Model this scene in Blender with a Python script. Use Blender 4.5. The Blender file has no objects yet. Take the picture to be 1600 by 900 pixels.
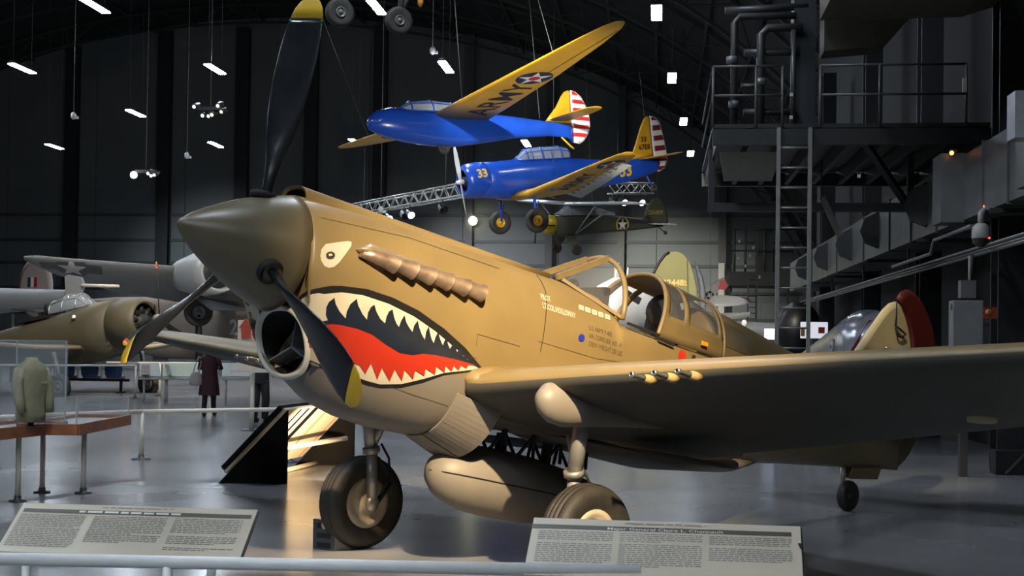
import bpy, bmesh, math, random
from math import pi, sin, cos, tan, radians, sqrt, atan2
from mathutils import Vector, Matrix, Euler
from mathutils.bvhtree import BVHTree
from mathutils.geometry import delaunay_2d_cdt
random.seed(7)
scn = bpy.context.scene
COL = scn.collection

# ------------------------------------------------------------------ camera, world, exposure, big lights
F_PX, V0, CAM_Z, CAM_PITCH, CAM_ROLL, CAM_YAW = 1958.13, 505.17, 1.664, .0157, -.0138, -.1172
def cam_vec(r, u2, f2):
    c, s = cos(CAM_ROLL), sin(CAM_ROLL); r, u2 = c*r+s*u2, -s*r+c*u2
    c, s = cos(CAM_PITCH), sin(CAM_PITCH); f, uu = c*f2-s*u2, s*f2+c*u2
    c, s = cos(CAM_YAW), sin(CAM_YAW)
    return Vector((c*r+s*f, -s*r+c*f, uu))
CAM_POS = Vector((0, 0, CAM_Z))
cam_data = bpy.data.cameras.new('camera')
cam_data.sensor_width = 36; cam_data.lens = F_PX/1600*36
cam_data.shift_y = (V0-450)/1600
cam_data.clip_start = .05; cam_data.clip_end = 400
cam = bpy.data.objects.new('camera', cam_data); COL.objects.link(cam)
_r, _u, _f = cam_vec(1, 0, 0), cam_vec(0, 1, 0), cam_vec(0, 0, 1)
cam.matrix_world = Matrix(((_r.x, _u.x, -_f.x, 0), (_r.y, _u.y, -_f.y, 0), (_r.z, _u.z, -_f.z, CAM_Z), (0, 0, 0, 1)))
scn.camera = cam
def ray(u, v): return cam_vec((u-800)/F_PX, (V0-v)/F_PX, 1)
def at(u, v, Y):
    d = ray(u, v); return CAM_POS + d*(Y/d.y)
def ground(u, v, z=0.):
    d = ray(u, v); return CAM_POS + d*((z-CAM_Z)/d.z)

scn.view_settings.view_transform = 'Standard'
scn.view_settings.look = 'None'
scn.view_settings.gamma = 1
scn.view_settings.exposure = 0.0
scn.view_settings.use_curve_mapping = False
scn.cycles.use_denoising = True
scn.cycles.max_bounces = 6; scn.cycles.diffuse_bounces = 3; scn.cycles.glossy_bounces = 3
scn.cycles.transmission_bounces = 6; scn.cycles.transparent_max_bounces = 12
scn.cycles.caustics_reflective = False; scn.cycles.caustics_refractive = False
scn.cycles.sample_clamp_indirect = 4
world = bpy.data.worlds.new('hall_ambient'); scn.world = world; world.use_nodes = True
_bg = world.node_tree.nodes['Background']; _bg.inputs[0].default_value = (.80, .9, 1, 1); _bg.inputs[1].default_value = .02

def spot(name, loc, target, power, size_deg, blend, color, radius=.12):
    l = bpy.data.lights.new(name, 'SPOT'); l.energy = power; l.spot_size = radians(size_deg); l.spot_blend = blend
    l.color = color; l.shadow_soft_size = radius
    o = bpy.data.objects.new(name, l); COL.objects.link(o); o.location = loc
    o.rotation_euler = (Vector(target)-Vector(loc)).to_track_quat('-Z', 'Y').to_euler()
    return o
WARM = (1.0, .765, .45)
spot('track_and_fill_spot', (2.2, -1.5, 9.0), (-.80, 9.18, 1.52), 27000, 20, 1.0, WARM, .10)          # key on the nose and cockpit
spot('track_and_fill_spot', (4.6, 3.0, 9.2), (3.1, 6.9, 1.5), 6000, 15, .8, WARM, .10)                # near wing
spot('track_and_fill_spot', (-5.6, 2.5, 8.0), (-2.72, 9.5, 0), 6500, 7.5, .4, (1, .68, .36), .08)      # floor before the wheel
spot('track_and_fill_spot', (0.5, 5.0, 9.5), (2.6, 13.8, 2.1), 3600, 9, .7, (1, .84, .55), .08)       # tail fin
spot('track_and_fill_spot', (-6.0, 78.0, 11.0), (.5, 95, 4), 17000, 50, 1.0, (1, .95, .82), .2)   # unseen washers added to brighten the back wall
spot('track_and_fill_spot', (-16.0, 76.0, 11.5), (-13.0, 95, 3.5), 12000, 54, 1.0, (.95, .97, 1), .2)  # added fill on the left centre of the back wall
spot('track_and_fill_spot', (-36.0, 76.0, 11.5), (-34.0, 95, 3.5), 6000, 64, 1.0, (.85, .95, 1), .2)  # added fill on the far left of the back wall
spot('track_and_fill_spot', (-8.0, 24.0, 12.0), (-17.0, 42, 2.2), 15000, 50, 1.0, (1, .90, .76), .2)  # aircraft at the left
spot('track_and_fill_spot', (1.0, 21.0, 3.2), (-4.5, 34, 8.2), 4200, 46, .9, (1, .95, .85), .2)      # unseen uplight added to brighten undersides of the hanging aircraft
spot('track_and_fill_spot', (-.6, 24.0, 8.6), (-.5, 31, 2.4), 9000, 30, .8, (1, .95, .85), .2)  # unseen lamp added to brighten the silver airplane behind the cockpit
spot('added_floor_beam', ground(596, 755, 0)+Vector((.0, 0, .17)), (-4.5, 15.3, .45), 420, 80, .6, (1, .72, .40), .05)  # beam of the unseen floor lamp added for the slanted stand
spot('track_and_fill_spot', (.5, 26.0, 8.6), (1.2, 48, 3.2), 17000, 34, .8, (1, .93, .78), .2)           # unseen lamp added to brighten aircraft beyond the cockpit
spot('track_and_fill_spot', (-2.0, 22.0, 10.5), (-4.5, 42, 7.0), 15000, 34, 1.0, (1, .97, .92), .2)    # hanging aircraft

# ------------------------------------------------------------------ materials
_mats = {}
def mat(name, col, rough=.5, metal=0., var=.06, vscale=6., bump=0., bscale=40., alpha=None, coat=0., emit=0., rvar=0.):
    if name in _mats: return _mats[name]
    m = bpy.data.materials.new(name); m.use_nodes = True; nt = m.node_tree; p = nt.nodes['Principled BSDF']
    p.inputs['Roughness'].default_value = rough; p.inputs['Metallic'].default_value = metal
    p.inputs['Coat Weight'].default_value = coat
    tc = nt.nodes.new('ShaderNodeTexCoord')
    c = Vector(col)
    if var > 0:
        n = nt.nodes.new('ShaderNodeTexNoise'); n.inputs['Scale'].default_value = vscale; n.inputs['Detail'].default_value = 5
        nt.links.new(tc.outputs['Object'], n.inputs['Vector'])
        r = nt.nodes.new('ShaderNodeValToRGB')
        r.color_ramp.elements[0].position = .3; r.color_ramp.elements[1].position = .7
        r.color_ramp.elements[0].color = (*(c*(1-var)), 1); r.color_ramp.elements[1].color = (*[min(1, x*(1+var)) for x in c], 1)
        nt.links.new(n.outputs['Fac'], r.inputs['Fac']); nt.links.new(r.outputs['Color'], p.inputs['Base Color'])
        if rvar > 0:
            mr = nt.nodes.new('ShaderNodeMapRange'); mr.inputs['To Min'].default_value = max(.02, rough-rvar); mr.inputs['To Max'].default_value = min(1, rough+rvar)
            nt.links.new(n.outputs['Fac'], mr.inputs['Value']); nt.links.new(mr.outputs['Result'], p.inputs['Roughness'])
    else: p.inputs['Base Color'].default_value = (*col, 1)
    if bump > 0:
        n2 = nt.nodes.new('ShaderNodeTexNoise'); n2.inputs['Scale'].default_value = bscale
        nt.links.new(tc.outputs['Object'], n2.inputs['Vector'])
        b = nt.nodes.new('ShaderNodeBump'); b.inputs['Strength'].default_value = bump; b.inputs['Distance'].default_value = .02
        nt.links.new(n2.outputs['Fac'], b.inputs['Height']); nt.links.new(b.outputs['Normal'], p.inputs['Normal'])
    if alpha is not None: p.inputs['Alpha'].default_value = alpha
    if emit > 0:
        p.inputs['Emission Color'].default_value = (*col, 1); p.inputs['Emission Strength'].default_value = emit
    _mats[name] = m; return m
def glass(name, col=(.9, .95, 1), alpha=.16, rough=.05):
    m = mat(name, col, rough, 0, 0, alpha=alpha); return m

# ------------------------------------------------------------------ mesh builder
class MB:
    def __init__(s): s.v = []; s.f = []; s.mi = []; s.sm = []
    def add(s, vs, fs, mi=0, smooth=False):
        o = len(s.v); s.v += [tuple(x) for x in vs]
        for f in fs: s.f.append(tuple(i+o for i in f)); s.mi.append(mi); s.sm.append(smooth)
        return s
    def box(s, c, d, rot=None, mi=0):
        c = Vector(c); hx, hy, hz = d[0]/2, d[1]/2, d[2]/2
        vs = [Vector((x, y, z)) for x in (-hx, hx) for y in (-hy, hy) for z in (-hz, hz)]
        if rot is not None:
            R = rot if isinstance(rot, Matrix) else Euler(rot).to_matrix(); vs = [R @ v for v in vs]
        return s.add([v+c for v in vs], [(0,1,3,2),(4,6,7,5),(0,4,5,1),(2,3,7,6),(0,2,6,4),(1,5,7,3)], mi)
    def bar(s, p0, p1, w, h, up=(0, 0, 1), mi=0):          # rectangular bar
        p0, p1 = Vector(p0), Vector(p1); d = p1-p0; L = d.length
        if L < 1e-6: return s
        d.normalize(); up = Vector(up)
        if abs(d.dot(up)) > .98: up = Vector((0, 1, 0))
        x = d.cross(up).normalized(); z = x.cross(d)
        return s.box((p0+p1)/2, (L, w, h), Matrix((d, x, z)).transposed(), mi)
    def tube(s, p0, p1, r0, r1=None, n=10, mi=0, cap=True): return s.path([p0, p1], [r0, r0 if r1 is None else r1], n, mi, cap)
    def path(s, pts, r, n=8, mi=0, cap=True):
        pts = [Vector(p) for p in pts]
        if not isinstance(r, (list, tuple)): r = [r]*len(pts)
        rings = []; x = None
        for i, p in enumerate(pts):
            d = (pts[min(i+1, len(pts)-1)]-pts[max(i-1, 0)])
            if d.length < 1e-9: d = Vector((0, 0, 1))
            d.normalize()
            if x is None:
                a = Vector((0, 0, 1)) if abs(d.z) < .9 else Vector((1, 0, 0)); x = d.cross(a).normalized()
            else:
                x = (x-d*x.dot(d)).normalized()
            y = d.cross(x)
            rings.append([p+(x*cos(2*pi*k/n)+y*sin(2*pi*k/n))*r[i] for k in range(n)])
        return s.loft(rings, cap, cap, mi)
    def loft(s, rings, cap0=True, cap1=True, mi=0, smooth=True, closed=True):
        n = len(rings[0]); vs = [p for r in rings for p in r]; fs = []
        for i in range(len(rings)-1):
            for k in range(n if closed else n-1):
                k2 = (k+1) % n
                fs.append((i*n+k, i*n+k2, (i+1)*n+k2, (i+1)*n+k))
        s.add(vs, fs, mi, smooth)
        o = len(s.v)-len(vs)
        if cap0: s.f.append(tuple(o+k for k in range(n))[::-1]); s.mi.append(mi); s.sm.append(False)
        if cap1: s.f.append(tuple(o+(len(rings)-1)*n+k for k in range(n))); s.mi.append(mi); s.sm.append(False)
        return s
    def lathe(s, prof, o=(0, 0, 0), axis=(0, 0, 1), n=24, mi=0, smooth=True):   # prof: (r, t)
        o = Vector(o); d = Vector(axis).normalized(); a = Vector((0, 0, 1)) if abs(d.z) < .9 else Vector((1, 0, 0))
        x = d.cross(a).normalized(); y = d.cross(x)
        rings = [[o+d*t+(x*cos(2*pi*k/n)+y*sin(2*pi*k/n))*max(r, 1e-4) for k in range(n)] for r, t in prof]
        return s.loft(rings, False, False, mi, smooth)
    def ball(s, c, r, n=12, mi=0):
        if not isinstance(r, (list, tuple)): r = (r, r, r)
        m = max(6, n//2+2); rings = []
        for i in range(m+1):
            t = pi*i/m; rr = max(sin(t), 1e-3)
            rings.append([Vector(c)+Vector((r[0]*rr*cos(2*pi*k/n), r[1]*rr*sin(2*pi*k/n), r[2]*cos(t))) for k in range(n)])
        return s.loft(rings, False, False, mi)
    def prism(s, poly, d, mi=0):                           # poly: 3D points, d: extrusion
        d = Vector(d); n = len(poly); a = [Vector(p) for p in poly]; b = [p+d for p in a]
        fs = [tuple(range(n))[::-1], tuple(range(n, 2*n))]+[(k, (k+1) % n, n+(k+1) % n, n+k) for k in range(n)]
        return s.add(a+b, fs, mi)
    def build(s, name, mats, parent=None, **kw):
        me = bpy.data.meshes.new(name); me.from_pydata(s.v, [], s.f)
        for m in (mats if isinstance(mats, (list, tuple)) else [mats]): me.materials.append(m)
        me.polygons.foreach_set('material_index', s.mi); me.polygons.foreach_set('use_smooth', s.sm)
        bm = bmesh.new(); bm.from_mesh(me); bmesh.ops.recalc_face_normals(bm, faces=bm.faces)
        bm.to_mesh(me); bm.free()
        me.update()
        o = bpy.data.objects.new(name, me); COL.objects.link(o)
        if parent is not None: o.parent = parent
        if kw: tag(o, **kw)
        return o
def tag(o, label=None, cat=None, group=None, kind=None):
    if label: o['label'] = label
    if cat: o['category'] = cat
    if group: o['group'] = group
    if kind: o['kind'] = kind
    return o
def thing(name, label, cat, loc=(0, 0, 0), rot=(0, 0, 0), group=None):
    o = bpy.data.objects.new(name, None); o.empty_display_size = .2; COL.objects.link(o)
    o.location = loc; o.rotation_euler = rot
    return tag(o, label, cat, group)
def bevel(o, w=.01, seg=2):
    m = o.modifiers.new('bevel', 'BEVEL'); m.width = w; m.segments = seg; m.limit_method = 'ANGLE'; return o
def copy_tree(o, parent=None):
    c = o.copy(); COL.objects.link(c)
    if parent is not None: c.parent = parent; c.matrix_parent_inverse = o.matrix_parent_inverse
    for ch in list(o.children): copy_tree(ch, c)
    return c
def text_shapes(body, size=1., align='LEFT', bold=0., space=1.):
    cu = bpy.data.curves.new('lettering', 'FONT'); cu.body = body; cu.size = size; cu.align_x = align; cu.resolution_u = 2
    cu.offset = bold; cu.space_character = space; cu.fill_mode = 'FRONT'
    o = bpy.data.objects.new('lettering', cu); COL.objects.link(o)
    dg = bpy.context.evaluated_depsgraph_get(); dg.update()
    me = o.evaluated_get(dg).to_mesh()
    vs = [v.co.copy() for v in me.vertices]; fs = [tuple(p.vertices) for p in me.polygons]
    o.evaluated_get(dg).to_mesh_clear(); bpy.data.objects.remove(o); bpy.data.curves.remove(cu)
    return vs, fs
def fill2d(poly, step):
    """triangulate a 2-D polygon with extra interior points"""
    P = [Vector(p) for p in poly]; Q = []; E = []
    for i, p in enumerate(P):
        q = P[(i+1) % len(P)]; k = max(1, int((q-p).length/step))
        Q += [p.lerp(q, j/k) for j in range(k)]
    n = len(Q); E = [(i, (i+1) % n) for i in range(n)]
    x0, x1 = min(p.x for p in Q), max(p.x for p in Q); y0, y1 = min(p.y for p in Q), max(p.y for p in Q)
    I = []
    nx, ny = int((x1-x0)/step)+1, int((y1-y0)/step)+1
    for i in range(1, nx):
        for j in range(1, ny):
            x, y = x0+i*step, y0+j*step; ins = False; ok = True
            for a in range(n):
                p, q = Q[a], Q[(a+1) % n]
                if (p.y > y) != (q.y > y) and x < (q.x-p.x)*(y-p.y)/(q.y-p.y)+p.x: ins = not ins
                if (p.x-x)**2+(p.y-y)**2 < (.35*step)**2: ok = False
            if ins and ok: I.append(Vector((x, y)))
    r = delaunay_2d_cdt(Q+I, E, [tuple(range(n))], 1, 1e-6)
    return r[0], r[2]
def interp(tab, x):
    if x <= tab[0][0]: return list(tab[0][1:])
    for a, b in zip(tab, tab[1:]):
        if x <= b[0]:
            t = (x-a[0])/(b[0]-a[0]); return [p+(q-p)*t for p, q in zip(a[1:], b[1:])]
    return list(tab[-1][1:])
def section(w, ht, hb, h0, nt=2., nb=2., n=48):
    """closed ring of (s, h) starting at the top, running to port first"""
    out = []
    for k in range(n):
        t = 2*pi*k/n; c, s = cos(t), sin(t)
        e = nt if c >= 0 else nb
        x = -(abs(s)**(2/e))*w*(1 if s >= 0 else -1)
        z = h0+(abs(c)**(2/e))*((ht-h0) if c >= 0 else -(h0-hb))
        out.append((x, z))
    return out
def airfoil(le, te, thick, camber=.02, n=9):
    """closed ring in (x=aft, z=up) between two 2-D points"""
    le, te = Vector(le), Vector(te); d = te-le; c = d.length; d /= c; nrm = Vector((-d.y, d.x))
    if nrm.y < 0: nrm = -nrm
    up, lo = [], []
    for i in range(n+1):
        x = (1-cos(pi*i/n))/2
        y = 5*thick*(.2969*sqrt(x)-.126*x-.3516*x*x+.2843*x**3-.1015*x**4); m = camber*4*x*(1-x)
        up.append(le+d*c*x+nrm*c*(m+y)); lo.append(le+d*c*x+nrm*c*(m-y))
    return up+lo[1:-1][::-1]
def wing(st, sgn=-1, n=9, camber=.02):
    """st: (y, a_le, a_te, h_le, h_te, thick) -> lofted MB"""
    rings = []
    for y, al, ae, hl, he, th in st:
        rings.append([Vector((p.x, sgn*y, p.y)) for p in airfoil((al, hl), (ae, he), th, camber, n)])
    return MB().loft(rings, True, True)
def tyre(mb, c, axis, R, w, rim, n=32, mi=0):
    h = w/2
    prof = [(rim, -h*.62), (R*.78, -h), (R*.93, -h*.86), (R*.985, -h*.55), (R*.985, -h*.36), (R*.965, -h*.34), (R*.965, -h*.28), (R, -h*.26), (R, -h*.05),
            (R*.975, -h*.03), (R*.975, h*.03), (R, h*.05), (R, h*.26), (R*.965, h*.28), (R*.965, h*.34), (R*.985, h*.36), (R*.985, h*.55), (R*.93, h*.86), (R*.78, h), (rim, h*.62)]
    return mb.lathe(prof, c, axis, n, mi)
def hub(mb, c, axis, r, w, n=24, mi=0):
    return mb.lathe([(0, -w/2), (r*.3, -w/2), (r*.34, -w*.36), (r*.7, -w*.3), (r*.8, -w*.44), (r, -w*.44), (r, w*.44), (r*.8, w*.44), (r*.7, w*.3), (r*.34, w*.36), (r*.3, w/2), (0, w/2)], c, axis, n, mi)

# ------------------------------------------------------------------ the hall
BACK_Y = 95.
concrete = mat('polished_concrete', (.23, .235, .25), .2, 0, .14, .55, rvar=.06)
dark_steel = mat('dark_steel', (.028, .031, .035), .55, 0, .1, 3)
grey_steel = mat('grey_steel', (.11, .115, .12), .5, .2, .1, 3)
panel_grey = mat('wall_panel_grey', (.135, .15, .155), .6, 0, .10, .25)
MB().box((-30, 43, -.15), (110, 120, .3)).build('floor', concrete, kind='structure')
# ------------------------------------------------------------------ the shark-mouthed fighter
def make_fighter():
    olive = (.215, .155, .068); grey = (.205, .18, .152)
    def camo(name, split):
        m = mat(name, olive, .42, 0, 0); nt = m.node_tree; p = nt.nodes['Principled BSDF']
        tc = nt.nodes.new('ShaderNodeTexCoord'); sx = nt.nodes.new('ShaderNodeSeparateXYZ'); nt.links.new(tc.outputs['Object'], sx.inputs[0])
        n = nt.nodes.new('ShaderNodeTexNoise'); n.inputs['Scale'].default_value = 2.2; n.inputs['Detail'].default_value = 6; nt.links.new(tc.outputs['Object'], n.inputs['Vector'])
        r = nt.nodes.new('ShaderNodeValToRGB'); r.color_ramp.elements[0].position = .3; r.color_ramp.elements[1].position = .75
        r.color_ramp.elements[0].color = (olive[0]*.88, olive[1]*.88, olive[2]*.88, 1); r.color_ramp.elements[1].color = (olive[0]*1.1, olive[1]*1.08, olive[2]*1.05, 1)
        nt.links.new(n.outputs['Fac'], r.inputs[0])
        ad = nt.nodes.new('ShaderNodeMath'); ad.operation = 'MULTIPLY_ADD'; ad.inputs[1].default_value = .10; nt.links.new(n.outputs['Fac'], ad.inputs[0]); nt.links.new(sx.outputs['Z'], ad.inputs[2])
        mr = nt.nodes.new('ShaderNodeMapRange'); mr.inputs['From Min'].default_value = split-.03; mr.inputs['From Max'].default_value = split+.03; nt.links.new(ad.outputs[0], mr.inputs['Value'])
        mx = nt.nodes.new('ShaderNodeMix'); mx.data_type = 'RGBA'; mx.inputs[6].default_value = (*grey, 1)
        nt.links.new(mr.outputs[0], mx.inputs[0]); nt.links.new(r.outputs[0], mx.inputs[7]); nt.links.new(mx.outputs[2], p.inputs['Base Color'])
        mr2 = nt.nodes.new('ShaderNodeMapRange'); mr2.inputs['To Min'].default_value = .34; mr2.inputs['To Max'].default_value = .5; nt.links.new(n.outputs['Fac'], mr2.inputs['Value']); nt.links.new(mr2.outputs[0], p.inputs['Roughness'])
        return m
    AW, HW, TH, YAW = 2.6917, -1.4957, .1985, .8771
    R = Euler((0, TH, YAW), 'XYZ').to_matrix()
    # blender XYZ euler = Rz*Ry*Rx
    off = Euler((0, TH, 0)).to_matrix().inverted() @ Vector((0, 0, .37))
    root = thing('fighter_plane', 'olive drab propeller fighter with a red shark mouth painted on its nose', 'airplane', (-1.4176, 9.1237, 0), (0, TH, YAW))
    def L(a, s, h): return Vector((a-AW, s, h-HW))+off
    W = Matrix.Translation(root.location) @ R.to_4x4(); WI = W.inverted()
    def shift(mb): mb.v = [tuple(L(*v)) for v in mb.v]; return mb
    body = camo('olive_over_grey_paint', -.53-HW+off.z+.05)
    top = mat('olive_drab_paint', olive, .42, 0, .1, 2.5)
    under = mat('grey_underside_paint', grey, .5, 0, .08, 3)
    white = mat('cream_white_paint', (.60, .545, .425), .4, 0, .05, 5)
    black = mat('black_paint', (.012, .012, .013), .4, 0, 0)
    navy = mat('dark_navy_paint', (.012, .018, .034), .28, 0, .1)
    red = mat('red_paint', (.46, .030, .012), .38, 0, .05)
    dark = mat('dark_interior', (.006, .006, .007), .8, 0, 0)
    steel = mat('bare_steel', (.45, .44, .42), .35, .9, .1)
    # --- fuselage
    FT = [(.76, .415, .395, -.76, -.10, 2, 2.1), (.86, .44, .405, -.80, -.13, 2, 2.1), (1.1, .465, .42, -.885, -.16, 2, 2.1), (1.42, .478, .432, -.955, -.2, 2, 2.1),
          (1.67, .485, .438, -.98, -.2, 2, 2.1), (2.0, .49, .44, -.98, -.2, 2, 2.2), (2.16, .49, .44, -.95, -.2, 2, 2.3), (2.42, .485, .44, -.84, -.16, 2, 2.6),
          (3.0, .485, .44, -.80, -.12, 2, 3), (3.3, .48, .425, -.80, -.1, 2, 3), (3.58, .475, .41, -.79, -.1, 2.2, 3), (3.60, .475, .20, -.79, -.1, 5, 3), (4.93, .44, .18, -.76, -.08, 5, 2.8),
          (4.95, .435, .62, -.75, -.05, 1.7, 2.8), (5.4, .395, .665, -.72, -.02, 1.6, 2.4), (6.16, .33, .585, -.585, 0, 1.7, 2.2), (6.64, .285, .535, -.525, 0, 1.8, 2.1), (7.5, .20, .50, -.43, .02, 1.9, 2),
          (8.2, .115, .47, -.345, .04, 2, 2), (8.78, .035, .45, -.29, .05, 2, 2)]
    def ring(a, sub=None):
        w, ht, hb, h0, nt, nb = sub or interp(FT, a)
        return [(s, h) for s, h in section(w, ht, hb, h0, nt, nb, 56)]
    avals = sorted(set([round(.76+.12*i, 3) for i in range(67)]+[t[0] for t in FT]))
    avals = [a for a in avals if a <= 8.78]
    def skew(a, h):
        k = max(0, 1-(a-.76)/.5); return (-.02+.225*min(1, max(0, (-.12-h)/.6)))*k
    rings = []
    for a in avals: rings.append([(a+skew(a, h), s, h) for s, h in ring(a)])
    fb = MB()
    # rounded front and the chin opening
    oh, orr, ow = -.555, .212, .28
    def open_ring(a, f=1.): return [(a+skew(.76, h), s, h) for s, h in section(ow*f, oh+orr*f, oh-orr*f, oh, 2.3, 2.3, 56)]
    w0 = interp(FT, .76)
    nose1 = [(.735+skew(.76, h), s*.97, h*.985-.005) for s, h in ring(.76)]
    fb.loft([open_ring(.745), nose1]+rings, False, True, 0)
    fb.loft([open_ring(1.45, .8), open_ring(.745)], True, False, 2)
    # decals lie on this surface
    faces = [f for f in fb.f]
    bvh = BVHTree.FromPolygons([L(*v) for v in fb.v], faces)
    base = MB(); base.v = [tuple(L(*v)) for v in fb.v]; base.f = fb.f; base.mi = fb.mi; base.sm = fb.sm
    cpos = WI @ CAM_POS
    def hitpx(u, v, eps):
        d = (WI.to_3x3() @ ray(u, v)).normalized()
        p, n, i, t = bvh.ray_cast(cpos, d)
        if p is None: return None
        if n.dot(d) > 0: n = -n
        return p+n*eps
    def decal_px(poly, mi, eps, step=5, mirror=False):
        vs, fs = fill2d(poly, step); pts = [hitpx(v.x, v.y, eps) for v in vs]
        good = [f for f in fs if all(pts[i] is not None for i in f) and max((pts[f[0]]-pts[f[1]]).length, (pts[f[1]]-pts[f[2]]).length, (pts[f[0]]-pts[f[2]]).length) < .22]
        P = [p or Vector((0, 0, 0)) for p in pts]
        base.add(P, good, mi, True)
        if mirror: base.add([Vector((p.x, -p.y, p.z)) for p in P], good, mi, True)
    def decal_txt(body_, a, h, size, mi, sx=1., eps=.003, bold=0.):
        vs, fs = text_shapes(body_, size, bold=bold); out = []
        for v in vs:
            q = L(a+v.x*sx, -2, h+v.y); p, n, i, t = bvh.ray_cast(q, Vector((0, 1, 0)))
            out.append(p+Vector((0, -eps, 0)) if p else q)
        base.add(out, fs, mi)
    Z2 = lambda pts: [(480+x/3, 340+y/3) for x, y in pts]
    outline = [(466, 466), (476, 457), (490, 451.5), (515, 446.7), (533, 446.5)]+Z2([(280, 335), (400, 375), (520, 435), (640, 520), (740, 610), (830, 719), (760, 723), (640, 738), (540, 773), (440, 796), (340, 798), (280, 785), (200, 752)])+[(530, 585), (508, 578), (492, 570), (474, 566), (460, 568), (445, 577), (432, 586), (418, 589), (410, 574), (430, 560), (455, 510)]
    decal_px(outline, 3, .003, 5, True)
    whitep = [(472, 468), (482, 460), (497, 458)]+Z2([(80, 358), (160, 350), (260, 364), (380, 404), (500, 464), (600, 534), (700, 618), (800, 706), (760, 714), (640, 727), (540, 756), (440, 779), (340, 780), (285, 766), (205, 738)])+[(528, 579), (514, 574), (500, 568), (486, 563), (470, 559.5), (458, 562), (440, 573), (425, 576), (440, 540), (470, 500)]
    decal_px(whitep, 1, .005, 5, True)
    bluep = Z2([(86, 455), (88, 420), (100, 395), (125, 375), (131, 405), (150, 440), (178, 472), (183, 440), (200, 405), (230, 380), (236, 410), (255, 450), (277, 478), (282, 445), (295, 420), (312, 408), (321, 440), (340, 475), (362, 495), (368, 465), (380, 440), (397, 430), (404, 465), (415, 495), (427, 512), (436, 485), (453, 457), (461, 490), (475, 515), (490, 535), (498, 505), (515, 482), (522, 515), (533, 545), (548, 572), (554, 535), (567, 508), (572, 540), (580, 570), (590, 588), (598, 560), (611, 533), (617, 560), (626, 585), (633, 597), (641, 575), (650, 560), (656, 590), (665, 614), (676, 598), (690, 583), (693, 605), (699, 630), (708, 615), (721, 604), (724, 625), (730, 650), (740, 625), (748, 665), (760, 642), (768, 680), (779, 660), (787, 692), (803, 690), (800, 702), (770, 690), (700, 672), (600, 650), (540, 642), (490, 650), (430, 640), (370, 605), (300, 556), (230, 527), (160, 510), (120, 509)])+[(500, 512), (478, 518), (470, 514), (478, 505), (500, 502), (512, 500)]
    decal_px(bluep, 4, .008, 4, True)
    redp = [(471, 519), (480, 513), (497, 507), (520, 506)]+Z2([(160, 503), (230, 520), (300, 548), (370, 598), (430, 634), (490, 644), (540, 637), (600, 644), (700, 666), (790, 692), (752, 690), (742, 706), (718, 691), (706, 714), (684, 692), (673, 719), (645, 692), (640, 724), (602, 696), (595, 732), (552, 706), (546, 740), (503, 714), (493, 755), (453, 711), (441, 762), (408, 708), (383, 764), (348, 700), (326, 756), (297, 679), (270, 728), (243, 690)])+[(552, 566), (538, 572), (532, 556), (516, 570), (514, 554), (502, 563), (500, 551), (491, 537), (478, 552)]
    decal_px(redp, 5, .010, 4, True)
    decal_px(Z2([(60, 180), (65, 150), (85, 125), (130, 118), (190, 111), (207, 116), (205, 135), (180, 170), (150, 210), (125, 232), (100, 237), (80, 228), (65, 205)]), 1, .004, 4, True)
    decal_px(Z2([(86, 172), (95, 163), (112, 160), (126, 168), (128, 182), (118, 194), (100, 196), (88, 188)]), 6, .007, 3, True)
    decal_px(Z2([(98, 172), (112, 171), (115, 180), (100, 182)]), 1, .009, 2, True)
    def line_px(pts, w, mi=6, eps=.003):
        for (x0, y0), (x1, y1) in zip(pts, pts[1:]):
            d = Vector((x1-x0, y1-y0)); n = Vector((-d.y, d.x)).normalized()*w/2
            decal_px([(x0-n.x, y0-n.y), (x1-n.x, y1-n.y), (x1+n.x, y1+n.y), (x0+n.x, y0+n.y)], mi, eps, 8)
    line_px([(838, 430), (846, 441), (852, 455), (854, 475), (852, 500), (848, 530), (844, 549)], 1.1)
    line_px([(744, 541), (746, 522), (812, 541)], .8, 8); line_px([(560, 585), (640, 615), (700, 634)], .7, 8); line_px([(766, 630), (768, 600)], .7, 8)
    line_px([(600, 340), (700, 374)], .5, 8); line_px([(500, 340), (640, 372), (780, 420)], .6, 8)
    line_px([(840, 533), (930, 560), (1010, 572)], .6, 8); line_px([(680, 545), (745, 560)], .6, 8)
    decal_px([(908+5*cos(2*pi*k/16), 528+6*sin(2*pi*k/16)) for k in range(16)], 7, .005, 3)
    decal_px([(1065+6*cos(2*pi*k/16), 557+10*sin(2*pi*k/16)) for k in range(16)], 5, .005, 3)
    decal_px([(1086, 537), (1094, 540), (1094, 547), (1086, 544)], 9, .005, 4); decal_px([(1081, 555), (1087, 556), (1084, 568), (1079, 567)], 6, .005, 4)
    decal_txt('PILOT', 2.735, .165, .062, 1, .62, bold=.001); decal_txt('LT.COL.HOLLOWAY', 2.735, .098, .062, 1, .62, bold=.001)
    for i in range(5):
        u, v = 907.5+10.2*i, 481+3.6*i
        decal_px([(u-4, v-5), (u+4, v-2.4), (u+4.4, v+5), (u-3.4, v+2.6)], 1, .004, 4); decal_px([(u+1.6*cos(k)-.1, v+1.6*sin(k)) for k in (0, .9, 1.8, 2.7, 3.6, 4.5, 5.4)], 9, .006, 3)
    for k, t in enumerate(('U.S. ARMY P-40E', 'AIR CORPS SER. NO. 41', 'CREW WEIGHT 200 LBS.')): decal_txt(t, 3.23, .045-.062*k, .052, 8, .72)
    fus = base.build('fuselage', [body, white, dark, black, navy, red, mat('seam_black', (.03, .024, .014), .6, 0, 0), mat('blue_marking', (.02, .03, .30), .4, 0, 0), mat('stencil_brown', (.075, .052, .022), .6, 0, 0), mat('orange_yellow_paint', (.75, .36, .02), .4, 0, 0)], root)
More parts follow.
